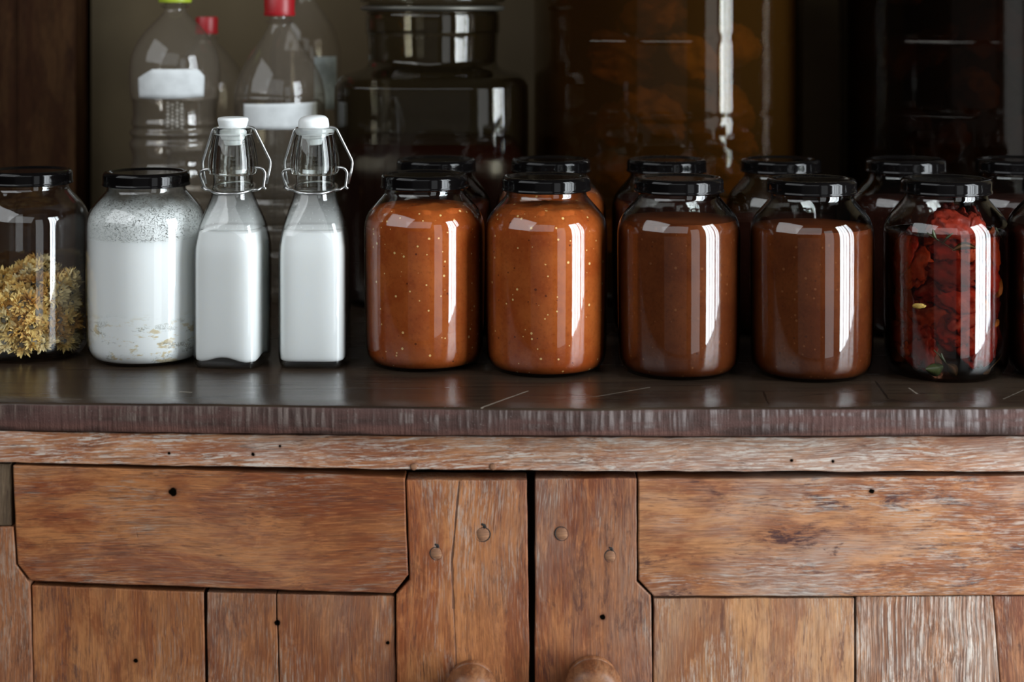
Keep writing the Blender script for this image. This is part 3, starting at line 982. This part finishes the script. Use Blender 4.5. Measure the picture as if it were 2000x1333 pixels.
spots, tries = [], 0
while len(spots) < 170 and tries < 60000:
    tries += 1
    a = R.uniform(-PI, PI)
    if R.random() < 0.62:
        a = R.uniform(-PI, 0.25) if R.random() < 0.85 else a
        r = R.uniform(0.036, 0.0435); z = R.uniform(0.014, 0.085)
        x, y = r * math.cos(a), r * math.sin(a)
        if z > heap_top(x, y): continue
    else:
        r = 0.043 * math.sqrt(R.random())
        x, y = r * math.cos(a), r * math.sin(a)
        z = heap_top(x, y) - R.uniform(0.0, 0.010)
    p = Vector((x, y, z))
    if all((p - q).length > 0.0102 for q in spots): spots.append(p)
for i, p in enumerate(spots):
    o = bpy.data.objects.new('dried_flower', blooms[i % 6])
    C.objects.link(o)
    o.location = jf.location + p
    out = Vector((p.x, p.y, 0)).normalized() * (0.7 if p.z < 0.068 else 0.25) + Vector((0, 0, 0.25 if p.z < 0.068 else 0.9)) + Vector((R.uniform(-.8, .8), R.uniform(-.8, .8), R.uniform(-.7, .7)))
    o.rotation_euler = (out.to_track_quat('Z', 'Y') @ Matrix.Rotation(R.uniform(0, 6.28), 3, 'Z').to_quaternion()).to_euler()
    s = R.uniform(0.85, 1.15)
    o.scale = (s, s, s)
    tag(o, 'dried yellow flower head heaped in the glass jar at the left edge', 'dried flower', 'dried flowers in the left jar')


# ------------------------------------------------------------------ dried tomatoes, garlic and herbs in the oil jar
def lump_mesh(name, seed, size, mat, amp=0.35, freq=1.6, folds=0.0):
    bm = bmesh.new()
    bmesh.ops.create_icosphere(bm, subdivisions=4, radius=1.0)
    for v in bm.verts:
        p = v.co.copy()
        d = amp * mnoise.noise(p * freq + Vector((seed * 3.7, seed, 0))) + amp * 0.45 * mnoise.noise(p * freq * 2.7 + Vector((seed, 5, 1)))
        if folds:
            q = mnoise.noise(p * 2.2 + Vector((seed, 1, 9)))
            d -= folds * math.exp(-(q / 0.10) ** 2)
            d += folds * 0.35 * mnoise.noise(p * 7.5 + Vector((0, seed, 2)))
        v.co = Vector((p.x * size[0], p.y * size[1], p.z * size[2])) * (1 + d)
    me = bpy.data.meshes.new(name)
    bm.to_mesh(me); bm.free()
    me.materials.append(mat)
    me.polygons.foreach_set('use_smooth', [True] * len(me.polygons))
    return me


def keep_inside(o, jar, rmax, zmin):
    """Draw a piece in from the glass until all of it lies within the jar."""
    m = o.rotation_euler.to_matrix()
    base = o.location - jar.location
    pts = [m @ v.co + base for v in o.data.vertices]
    for _ in range(4):
        far = max(pts, key=lambda p: p.x * p.x + p.y * p.y)
        ex = math.hypot(far.x, far.y) - rmax
        d = Vector((0, 0, 0))
        if ex > 0: d -= Vector((far.x, far.y, 0)).normalized() * ex
        lo = zmin - min(p.z for p in pts)
        if lo > 0: d.z += lo
        if d.length < 1e-5: break
        pts = [p + d for p in pts]
        o.location = o.location + d


tom = [lump_mesh('dried_tomato', s, (0.0235, 0.0165, 0.0070), TOMATO[s % 3], 0.34, 1.25, 0.20) for s in range(7)]
R = random.Random(5)
tspots = []
tries = 0
while len(tspots) < 48 and tries < 20000:
    tries += 1
    a = R.uniform(-PI * 1.0, 0.0) if R.random() < 0.85 else R.uniform(0, PI)
    r = R.uniform(0.0395, 0.0430); z = R.uniform(0.027, 0.138)
    if R.random() < 0.15: r = R.uniform(0, 0.022); z = R.uniform(0.07, 0.148)
    if z > 0.128: r *= 0.8
    p = Vector((r * math.cos(a), r * math.sin(a), z))
    if p.x < -0.02 and z > 0.12: continue
    if all(((p - q) * 1).length > 0.0182 for q in tspots): tspots.append(p)
for i, p in enumerate(tspots):
    o = bpy.data.objects.new('dried_tomato', tom[i % 7])
    C.objects.link(o)
    o.location = jt.location + p
    out = Vector((p.x, p.y, 0.3 * 0.01 + R.uniform(-0.012, 0.02)))
    if out.length < 1e-4: out = Vector((0, -1, 0))
    o.rotation_euler = (out.to_track_quat('Z', 'Y') @ Matrix.Rotation(R.uniform(0, 6.28), 3, 'Z').to_quaternion()).to_euler()
    keep_inside(o, jt, 0.0538 if p.z < 0.118 else 0.040, 0.006)
    tag(o, 'wrinkled red dried tomato piece in the oil jar among herbs', 'dried tomato', 'dried tomatoes in the oil jar')


def on_jar(px, py, r, j):
    """Point just inside the glass of jar j that shows at this place of the picture."""
    y = j.location.y
    x = (px - 1000) / F * (y + D) - j.location.x
    x = max(-r * 0.98, min(r * 0.98, x))
    yy = -math.sqrt(r * r - x * x)
    z = HC - (py - YH) / F * (y + yy + D)
    x = (px - 1000) / F * (y + yy + D) - j.location.x
    return Vector((x, yy, z))


gar = lump_mesh('garlic_clove', 3, (0.0090, 0.0045, 0.0035), GARLIC, 0.2, 1.4)
for px, py, rot, lab in ((1950, 562, 1.0, 'yellow garlic clove upright against the right side of the oil jar'),
                         (1795, 598, 0.1, 'small yellow garlic clove at the left of the oil jar'),
                         (1923, 596, 2.1, 'pale garlic clove behind the bright reflection on the oil jar'),
                         (1945, 632, 0.4, 'little garlic slice low at the right of the oil jar')):
    p = on_jar(px, py, 0.0520, jt)
    o = bpy.data.objects.new('garlic_clove', gar)
    C.objects.link(o)
    o.location = jt.location + p
    o.rotation_euler = (0, -rot, math.atan2(p.y, p.x) + PI / 2)
    if 'little' in lab or 'small' in lab: o.scale = (0.7, 0.7, 0.7)
    tag(o, lab, 'garlic', 'garlic in the oil jar')


def leaf_data(a, b, w, bow):
    a, b = Vector(a), Vector(b)
    t = (b - a)
    s = Vector((0, -1, 0)).cross(t).normalized()
    V, Fc = [], []
    n = 8
    for i in range(n + 1):
        k = i / n
        c = a + t * k + s * bow * math.sin(PI * k)
        ww = w * math.sin(PI * min(max(k, 0.04), 0.97)) ** 0.7
        for sgn, lift in ((-1, 0), (0, -0.0006), (1, 0), (0, 0.0004)):
            V.append(c + s * ww * sgn + Vector((0, lift, 0)))
    for i in range(n):
        for k in range(4):
            p, q = i * 4 + k, i * 4 + (k + 1) % 4
            Fc.append((p, q, q + 4, p + 4))
    return V, Fc


def sprig(label, pts, leaves, rad=0.00055):
    root = thing('herb_sprig', label, 'herb', tuple(jt.location), 0, 'herb sprigs in the oil jar')
    P = [on_jar(x, y, 0.0535, jt) for x, y in pts]
    v, f = tube_data(round_path(P, 0.006), rad, 6)
    obj('stem', v, f, HERB, root)
    for (a, b, wd, bow) in leaves:
        v, f = leaf_data(on_jar(a[0], a[1], 0.0535, jt), on_jar(b[0], b[1], 0.0535, jt), wd, bow)
        obj('leaf', v, f, HERB, root)


sprig('long green herb leaf on a stem high on the front of the oil jar', [(1810, 455), (1830, 468), (1866, 490)], [((1860, 489), (1906, 484), 0.0035, 0.003), ((1830, 468), (1822, 448), 0.0016, 0.001), ((1840, 478), (1862, 455), 0.0014, 0.001)])
sprig('green herb sprig at the foot of the oil jar, left of centre', [(1824, 684), (1840, 700), (1850, 712)], [((1842, 716), (1808, 722), 0.0060, 0.002), ((1850, 712), (1868, 734), 0.0050, 0.001), ((1846, 705), (1838, 690), 0.002, 0.001)])
sprig('thin pale herb stem at the lower right of the oil jar', [(1932, 722), (1950, 704), (1957, 692)], [((1935, 720), (1920, 731), 0.0022, 0.001)])
sprig('thin herb stem at the upper right of the oil jar', [(1949, 452), (1957, 466), (1962, 476)], [((1949, 452), (1945, 444), 0.001, 0.0005)])


# ------------------------------------------------------------------ flip-top milk bottles
BOT_P = dense([(0, 0.0045), (0.022, 0.0035), (0.0285, 0.0008), (0.0300, 0.0008), (0.0318, 0.0035), (0.0326, 0.010), (0.0327, 0.030), (0.0328, 0.080), (0.0327, 0.108),
               (0.0316, 0.1195), (0.0288, 0.1350), (0.0252, 0.1475), (0.0218, 0.1580), (0.0199, 0.1660), (0.0191, 0.1730), (0.0190, 0.1815), (0.0190, 0.1815), (0.0226, 0.1830), (0.0236, 0.1860),
               (0.0239, 0.1905), (0.0232, 0.1990), (0.0214, 0.2085), (0.0196, 0.2165), (0.0186, 0.2200), (0.0184, 0.2215), (0.0190, 0.2232), (0.0190, 0.2252), (0.0180, 0.2268), (0.0150, 0.2272)], 5)


def square(a, z, r):
    k = min(max((0.165 - z) / 0.05, 0.0), 1.0)
    k = k * k * (3 - 2 * k)
    n = 2.0 + 2.8 * k
    # below the base corner the plan rounds off a little
    return r * (abs(math.cos(a)) ** n + abs(math.sin(a)) ** n) ** (-1.0 / n)


def make_bottle(label, px, y, rz, foot, stopper_tilt):
    t = thing('milk_bottle', label, 'bottle', (jx(px, y), y, 0), rz, 'flip-top milk bottles')
    low = [p for p in BOT_P if p[1] <= 0.1668]
    body = shell(low, 0.0013)
    up = [p for p in BOT_P if p[1] > 0.1668]
    bore = dense([(0.0150, 0.2272), (0.0136, 0.2262), (0.0130, 0.2235), (0.0135, 0.2190), (0.0150, 0.2100), (0.0166, 0.1950), (0.0172, 0.1800), (0.0175, up[0][1])], 4)
    ring = up + bore[1:] + [up[0]]
    lathe('neck', ring, SOLID, t, 96, None, 60)
    lathe('glass_body', body, G_BOTTLE, t, 96, square, 60)
    pr = content_prof(BOT_P, 0.0016, 0.1300, 0.0, 0.0065)
    v, f = lathe_data(pr, 96, square)
    v = [Vector(p) for p in v]
    if foot:
        for p in v:          # the pushed-up glass foot lifts the milk in the middle of each side
            q = max(abs(p.x), abs(p.y)) + 1e-9
            m = min(abs(p.x), abs(p.y)) / q
            k = max(0.0, 1 - p.z / 0.022)
            p.z += 0.0062 * k * (math.cos(min(m / 0.8, 1) * PI) * 0.5 + 0.5)
    obj('milk', v, f, MILK, t, True, 50)
    fp = [(r, z) for r, z in inset(BOT_P, 0.0015) if 0.1295 < z < 0.166]
    lathe('milk_film', fp, FILM_BOTTLE, t, 96, square)
    st = dense([(0, 0.0), (0.0070, 0.0002), (0.0085, 0.0020), (0.0092, 0.0050), (0.0092, 0.0050), (0.0112, 0.0062), (0.0118, 0.0085), (0.0118, 0.0085), (0.0125, 0.0105), (0.0128, 0.0125), (0.0132, 0.0180),
                (0.0146, 0.0235), (0.0148, 0.0255), (0.0138, 0.0272), (0.0100, 0.0279), (0, 0.0281)], 4)
    if stopper_tilt: st = dense([(0, 0.0), (0.0060, 0.0002), (0.0072, 0.0030), (0.0080, 0.0060), (0.0080, 0.0060), (0.0112, 0.0072), (0.0120, 0.0095), (0.0120, 0.0095), (0.0135, 0.0125), (0.0148, 0.0165),
                (0.0148, 0.0215), (0.0138, 0.0258), (0.0105, 0.0284), (0.005, 0.0295), (0, 0.0297)], 4)
    s = lathe('stopper', st, STOPPER, t, 48)
    s.location = (0, 0, 0.2093); s.rotation_euler = (0, stopper_tilt, 0)
    g = [(0.0122 + 0.0014 * math.cos(a), 0.2200 + 0.0017 * math.sin(a)) for a in [2 * PI * k / 12 for k in range(13)]]
    lathe('gasket', g, GASKET, t, 40)
    W = 0.00135
    S = 1 / 2006.0

    def q(cx, cy):            # point of the close-up view of the first bottle, in its own plane
        px_, py_ = 370 + cx / 4.442, 200 + cy / 4.442
        return ((px_ - 455) * S, HC - (py_ - YH) * S)
    c_, s_ = math.cos(-rz), math.sin(-rz)

    def wire(name, pts2, ys, rad=W):
        pts = [Vector((a, b, c)) for (a, c), b in zip(pts2, ys)]
        pts = [Vector((p.x * c_ - p.y * s_, p.x * s_ + p.y * c_, p.z)) for p in pts]
        v, f = tube_data(round_path(pts, 0.004), rad, 10)
        return obj(name, v, f, WIRE, t)
    # upper bail through the stopper, down both sides to the pivots
    wire('wire_bail', [q(150, 690), q(122, 560), q(118, 500), q(205, 222), q(262, 206), q(375, 204), q(470, 204), q(556, 206), q(702, 500), q(698, 560), q(668, 690)],
         [-0.003, -0.001, 0, 0, 0, 0, 0, 0, 0, -0.001, -0.003])
    # lower lever: from the bulb out to each side and down to the collar ring
    wire('wire_lever', [q(200, 566), q(160, 562), q(112, 578), q(100, 612), q(140, 712), q(165, 738)], [-0.006, -0.005, -0.003, -0.003, -0.004, -0.004])
    wire('wire_lever', [q(560, 548), q(585, 546), q(634, 556), q(660, 596), q(644, 716), q(668, 734)], [-0.006, -0.005, -0.003, -0.003, -0.004, -0.004])
    ring = []
    for k in range(60):
        a = 2 * PI * k / 60
        ring.append(Vector((0.0212 * math.cos(a), 0.0212 * math.sin(a), 0.1690 + 0.0040 * math.sin(a))))
    loops = []
    for sgn in (-1, 1):
        e = [(sgn * 0.0196, -0.0075, 0.1672), (sgn * 0.0250, -0.0060, 0.1676), (sgn * 0.0290, -0.004, 0.1700)]
        e = [Vector((p[0] * c_ - p[1] * s_, p[0] * s_ + p[1] * c_, p[2])) for p in e]
        loops.append(tube_data(e, W, 8))
    v, f = merge(tube_data(ring, W, 10, True), *loops)
    obj('wire_collar', v, f, WIRE, t)
    return t


make_bottle('flip-top milk bottle touching the cultured milk jar, flat white stopper', 455, -0.0220, math.radians(-9), True, 0.0)
make_bottle('flip-top milk bottle with tilted rounded stopper, beside the orange sauce', 615, -0.0200, math.radians(-1.5), False, -0.06)


# ------------------------------------------------------------------ plastic water bottles at the back
def patch(name, prof_r, z0f, z1f, a0, a1, mat, parent, n=24, m=6, t=0.0004):
    """A paper label lying on a round bottle: angles measured from the side that faces the camera."""
    V, Fc = [], []
    for lay in (0, 1):
        for i in range(n + 1):
            u = i / n
            a = -PI / 2 + a0 + (a1 - a0) * u
            for k in range(m + 1):
                z = z0f(u) + (z1f(u) - z0f(u)) * k / m
                r = prof_r(z) + (0.0004 + t if lay == 0 else 0.0004)
                V.append((r * math.cos(a), r * math.sin(a), z))
    c = (n + 1) * (m + 1)
    for i in range(n):
        for k in range(m):
            p = i * (m + 1) + k
            Fc.append((p, p + m + 1, p + m + 2, p + 1))
            Fc.append((c + p, c + p + 1, c + p + m + 2, c + p + m + 1))
    for i in range(n):
        for k in (0, m):
            p = i * (m + 1) + k
            Fc.append((p, p + m + 1, c + p + m + 1, c + p) if k else (p, c + p, c + p + m + 1, p + m + 1))
    for k in range(m):
        for i in (0, n):
            p = i * (m + 1) + k
            Fc.append((p, p + 1, c + p + 1, c + p) if i == 0 else (p, c + p, c + p + 1, p + 1))
    return obj(name, V, Fc, mat, parent)


def pet(label, px, y, prof_px, cap_px, cap_mat, water_py, group):
    dep = y + D
    k = dep / F
    Z = lambda py: HC - (py - YH) * k
    t = thing('water_bottle', label, 'bottle', (jx(px, y), y, 0), 0, group)
    pr = [(r * k, Z(py)) for r, py in prof_px]
    rb = pr[-1][0]
    low = [(0, 0.010), (rb * 0.35, 0.008), (rb * 0.70, 0.0008), (rb * 0.82, 0.0008), (rb * 0.95, 0.008), (rb * 0.985, 0.020), (rb, 0.040)]
    for zz in (0.055, 0.085, 0.115):
        if zz + 0.02 < pr[-1][1]: low += [(rb, zz), (rb * 0.955, zz + 0.006), (rb, zz + 0.012)]
    prof = dense(low + pr[::-1], 4)
    lathe('bottle_body', prof, G_PET, t, 64, None, 70)
    if water_py:
        wl = Z(water_py)
        pw = content_prof(prof, 0.0012, wl, 0.0, 0.011)
        lathe('water', pw, WATER, t, 56, None, 50)
    ct, cb, cr = cap_px
    zt, zb, rc = Z(ct), Z(cb), cr * k
    pc = [(0.0, zb), (rc * 0.99, zb), (rc * 1.03, zb + 0.0015), (rc * 1.03, zb + 0.004), (rc * 0.99, zb + 0.0045), (rc, zt - 0.0025), (rc * 0.93, zt), (0, zt)]
    lathe('cap', pc, cap_mat, t, 72, lambda a, z, r: r * (1 + (0.018 * math.cos(36 * a) if zb + 0.005 < z < zt - 0.001 else 0)), 45)
    return t, (lambda z: inner_r(prof, z) if z > 0.05 else rb), Z, k


PROF_A = [(20, 2), (20, 8), (28, 12), (21, 17), (24, 26), (42, 44), (62, 66), (78, 92), (86, 118), (88, 150), (86, 185), (82, 200), (81, 225), (84, 240), (81, 248), (87, 258), (83, 268), (88, 280), (82, 300), (82, 316), (88, 332)]
PETS = 'plastic water bottles against the wall'
ta, ra, Za, ka = pet('clear plastic water bottle with green cap and white label, by the wooden post', 342, 0.35, PROF_A, (-28, 5, 31), CAP_GREEN, 192, PETS)
patch('label', ra, lambda u: Za(188 - 3 * u + 2 * math.sin(u * 3)), lambda u: Za(150 - 18 * min(u * 4, 1) + (14 * (u - 0.9) / 0.1 if u > 0.9 else 0)), -0.70, 0.86, PAPER, ta)
# beads of gas clinging inside the wall of the green-capped bottle
R = random.Random(3)
bub = []
for i in range(7):
    for k in range(4):
        zz = Za(197 + i * 7.4 + (k % 2) * 3.7)
        aa = -PI / 2 + (357 - 342 + (k - 1.5) * 9.5) / 84.0
        rr = ra(zz) - 0.0030
        q = R.uniform(0.0017, 0.0026)
        sv, sf = lathe_data([(0, -q), (q * 0.7, -q * 0.7), (q, 0), (q * 0.7, q * 0.7), (0, q)], 10)
        bub.append(([Vector(p) + Vector((rr * math.cos(aa), rr * math.sin(aa), zz)) for p in sv], sf))
v, f = merge(*bub)
o = obj('bubbles', v, f, plain('air bubble', (0.32, 0.31, 0.29), 0.1), ta)
o['kind'] = 'stuff'
PROF_C = [(20, 30), (20, 38), (27, 42), (21, 48), (25, 58), (36, 76), (54, 102), (70, 128), (82, 155), (88, 182), (87, 186), (89, 192), (88, 260), (86, 300), (88, 330)]
tc, rc_, Zc, kc = pet('clear plastic water bottle with red cap, sloped shoulder and white label, beside the large jar', 546, 0.35, PROF_C, (-12, 31, 29.5), CAP_RED, 193, PETS)
patch('label', rc_, lambda u: Zc(247), lambda u: Zc(199 - 3 * u), -0.72, 1.05, PAPER, tc)
PROF_B = [(17, 62), (17, 70), (23, 74), (20, 82), (44, 108), (64, 135), (76, 165), (78, 200), (78, 330)]
pet('red-capped plastic bottle mostly hidden behind the green-capped bottle', 404, 0.50, PROF_B, (33, 66, 21), CAP_RED, 260, PETS)
PROF_D = [(17, -20), (17, -10), (22, -6), (19, 2), (40, 30), (56, 58), (66, 90), (68, 130), (68, 330)]
td, rd, Zd, kd = pet('plastic bottle with pale blue label behind the red-capped bottle', 597, 0.50, PROF_D, (-50, -14, 20), CAP_RED, 214, PETS)
patch('label', rd, lambda u: Zd(211), lambda u: Zd(109), 0.36, 1.15, PAPER_BLUE, td)

# ------------------------------------------------------------------ large glass jars at the back
# squat clear jar with a glass lid, dark red infusion in its lower half
yL = 0.37
kL = (yL + D) / F
ZL = lambda py: HC - (py - YH) * kL
tl = thing('storage_jar', 'large clear square-shouldered glass jar half full of dark red infusion, behind the first sauce jar', 'jar', (jx(845, yL), yL, 0), 0, 'large jars at the back')


def soft_square(a, z, r):
    k = min(max((ZL(118) - z) / 0.018, 0.0), 1.0)
    n = 2.0 + 1.6 * k
    return r * (abs(math.cos(a)) ** n + abs(math.sin(a)) ** n) ** (-1.0 / n)


pl = dense([(0, 0.006), (0.080, 0.005), (0.096, 0.0008), (0.104, 0.004), (0.109, 0.016), (0.1115, 0.04), (187 * kL, ZL(300)), (187 * kL, ZL(180)), (184 * kL, ZL(160)), (172 * kL, ZL(146)), (150 * kL, ZL(139)),
            (134 * kL, ZL(133)), (127 * kL, ZL(124)), (126 * kL, ZL(112)), (128 * kL, ZL(70)), (131 * kL, ZL(62)), (131 * kL, ZL(30)), (128 * kL, ZL(24)), (134 * kL, ZL(18)), (134 * kL, ZL(10)), (124 * kL, ZL(7))], 5)
lathe('glass_body', shell(pl, 0.003), G_BIG, tl, 96, soft_square, 60)
pr = content_prof(pl, 0.0036, ZL(272), 0.0, 0.009)
v, f = lathe_data(pr, 96, soft_square)
obj('infusion', v, f, RED_TEA, tl, True, 50)
pg = dense([(124 * kL, ZL(6)), (140 * kL, ZL(4)), (142 * kL, ZL(-3)), (136 * kL, ZL(-8)), (90 * kL, ZL(-16)), (30 * kL, ZL(-22)), (0, ZL(-22))], 5)
lathe('glass_lid', [(0, ZL(6))] + pg, G_BIG, tl, 72)
v, f = tube_data([Vector((136 * kL * math.cos(2 * PI * i / 80), 136 * kL * math.sin(2 * PI * i / 80), ZL(16))) for i in range(80)], 0.0030, 8, True)
obj('clamp_ring', v, f, plain('dull clamp wire', (0.10, 0.095, 0.08), 0.4, 0.6), tl)

# tall panelled jars
yA = 0.405
kA = (yA + D) / F
ZA = lambda py: HC - (py - YH) * kA


def panelled(label, px, Rpx, phase, gmat, lmat, lname, ring_px, fl=0.55):
    t = thing('storage_jar', label, 'jar', (jx(px, yA), yA, 0), 0, 'large jars at the back')
    R0 = Rpx * kA
    ztop = ZA(-330)
    zs = []
    n = 150
    z = 0.0
    prof = [(0, 0.006), (R0 * 0.80, 0.005), (R0 * 0.88, 0.0008), (R0 * 0.94, 0.004), (R0 * 0.985, 0.014), (R0, 0.028)]
    prof = dense(prof, 4)
    for i in range(1, n + 1):
        prof.append((R0, 0.028 + (ztop - 0.10 - 0.028) * i / n))
    prof += dense([(R0, ztop - 0.099), (R0 * 0.97, ztop - 0.080), (R0 * 0.80, ztop - 0.058), (R0 * 0.62, ztop - 0.045), (R0 * 0.56, ztop - 0.035), (R0 * 0.56, ztop)], 5)[1:]
    rings = [ZA(p) for p in ring_px]

    def mod(a, z, r):
        if r < R0 * 0.9 or z > ztop - 0.085: return r
        g = 0.0
        for zr in rings:
            g = max(g, math.exp(-((z - zr) / 0.0034) ** 2))
        m = (a - phase) % (2 * PI / 10)
        m = min(m, 2 * PI / 10 - m) * r
        h = math.exp(-(m / 0.0034) ** 2)
        # each panel is a little flatter than the circle through its edges
        q = ((a - phase) % (2 * PI / 10)) - PI / 10
        flat = r * math.cos(PI / 10) / math.cos(q)
        rr = r * (1 - fl) + flat * fl
        return rr - max(0.0009 * g, 0.0014 * h) 
    lathe('glass_body', shell(prof, 0.0035), gmat, t, 200, mod, 70)
    pc = content_prof(prof, 0.0048, ZA(-120), 0.0, 0.010)
    v, f = lathe_data(pc, 100, lambda a, z, r: r - 0.006)
    obj(lname, v, f, lmat, t, True, 50)
    lc = [(0, ztop - 0.012), (R0 * 0.60, ztop - 0.012), (R0 * 0.61, ztop - 0.009), (R0 * 0.61, ztop + 0.006), (R0 * 0.58, ztop + 0.010), (0, ztop + 0.010)]
    lathe('lid', lc, LID, t, 60, None, 40)
    return t


ja = panelled('tall panelled glass jar of amber fruit in syrup, behind the brown sauce jars', 1305, 264, -PI / 2 + math.asin((1383 - 1305) / 264), G_AMBER, AMBER, 'syrup', (-75, 70, 215, 360, 500))
jr = panelled('tall panelled dark glass jar at the back right, behind the dried tomato jar', 1905, 264, -PI / 2 + math.asin((1850 - 1905) / 264), G_DULL, UMBER, 'syrup', (-75, 72, 208, 360, 500), 0.0)
fm = [lump_mesh('preserved_fruit', s + 20, (0.041, 0.027, 0.023), FRUIT[s % 3], 0.38, 1.4, 0.1) for s in range(5)]
R = random.Random(12)
for j, grp, lab, nmax in ((ja, 'fruit in the amber jar', 'soft amber fruit piece in syrup in the tall panelled jar', 46), (jr, 'fruit in the dark jar', 'dim fruit piece in the dark panelled jar at the right', 24)):
    pts = []
    tries = 0
    while len(pts) < nmax and tries < 8000:
        tries += 1
        a = R.uniform(-PI, 0) if R.random() < 0.8 else R.uniform(0, PI)
        r = R.uniform(0.060, 0.096); z = R.uniform(0.05, 0.40)
        p = Vector((r * math.cos(a), r * math.sin(a), z))
        if all((p - q).length > 0.074 for q in pts): pts.append(p)
    for i, p in enumerate(pts):
        o = bpy.data.objects.new('preserved_fruit', fm[i % 5])
        C.objects.link(o)
        o.location = j.location + p
        o.rotation_euler = (R.uniform(-0.6, 0.6), R.uniform(-0.6, 0.6), R.uniform(0, 6.28))
        keep_inside(o, j, 0.1400, 0.014)
        tag(o, lab, 'fruit', grp)
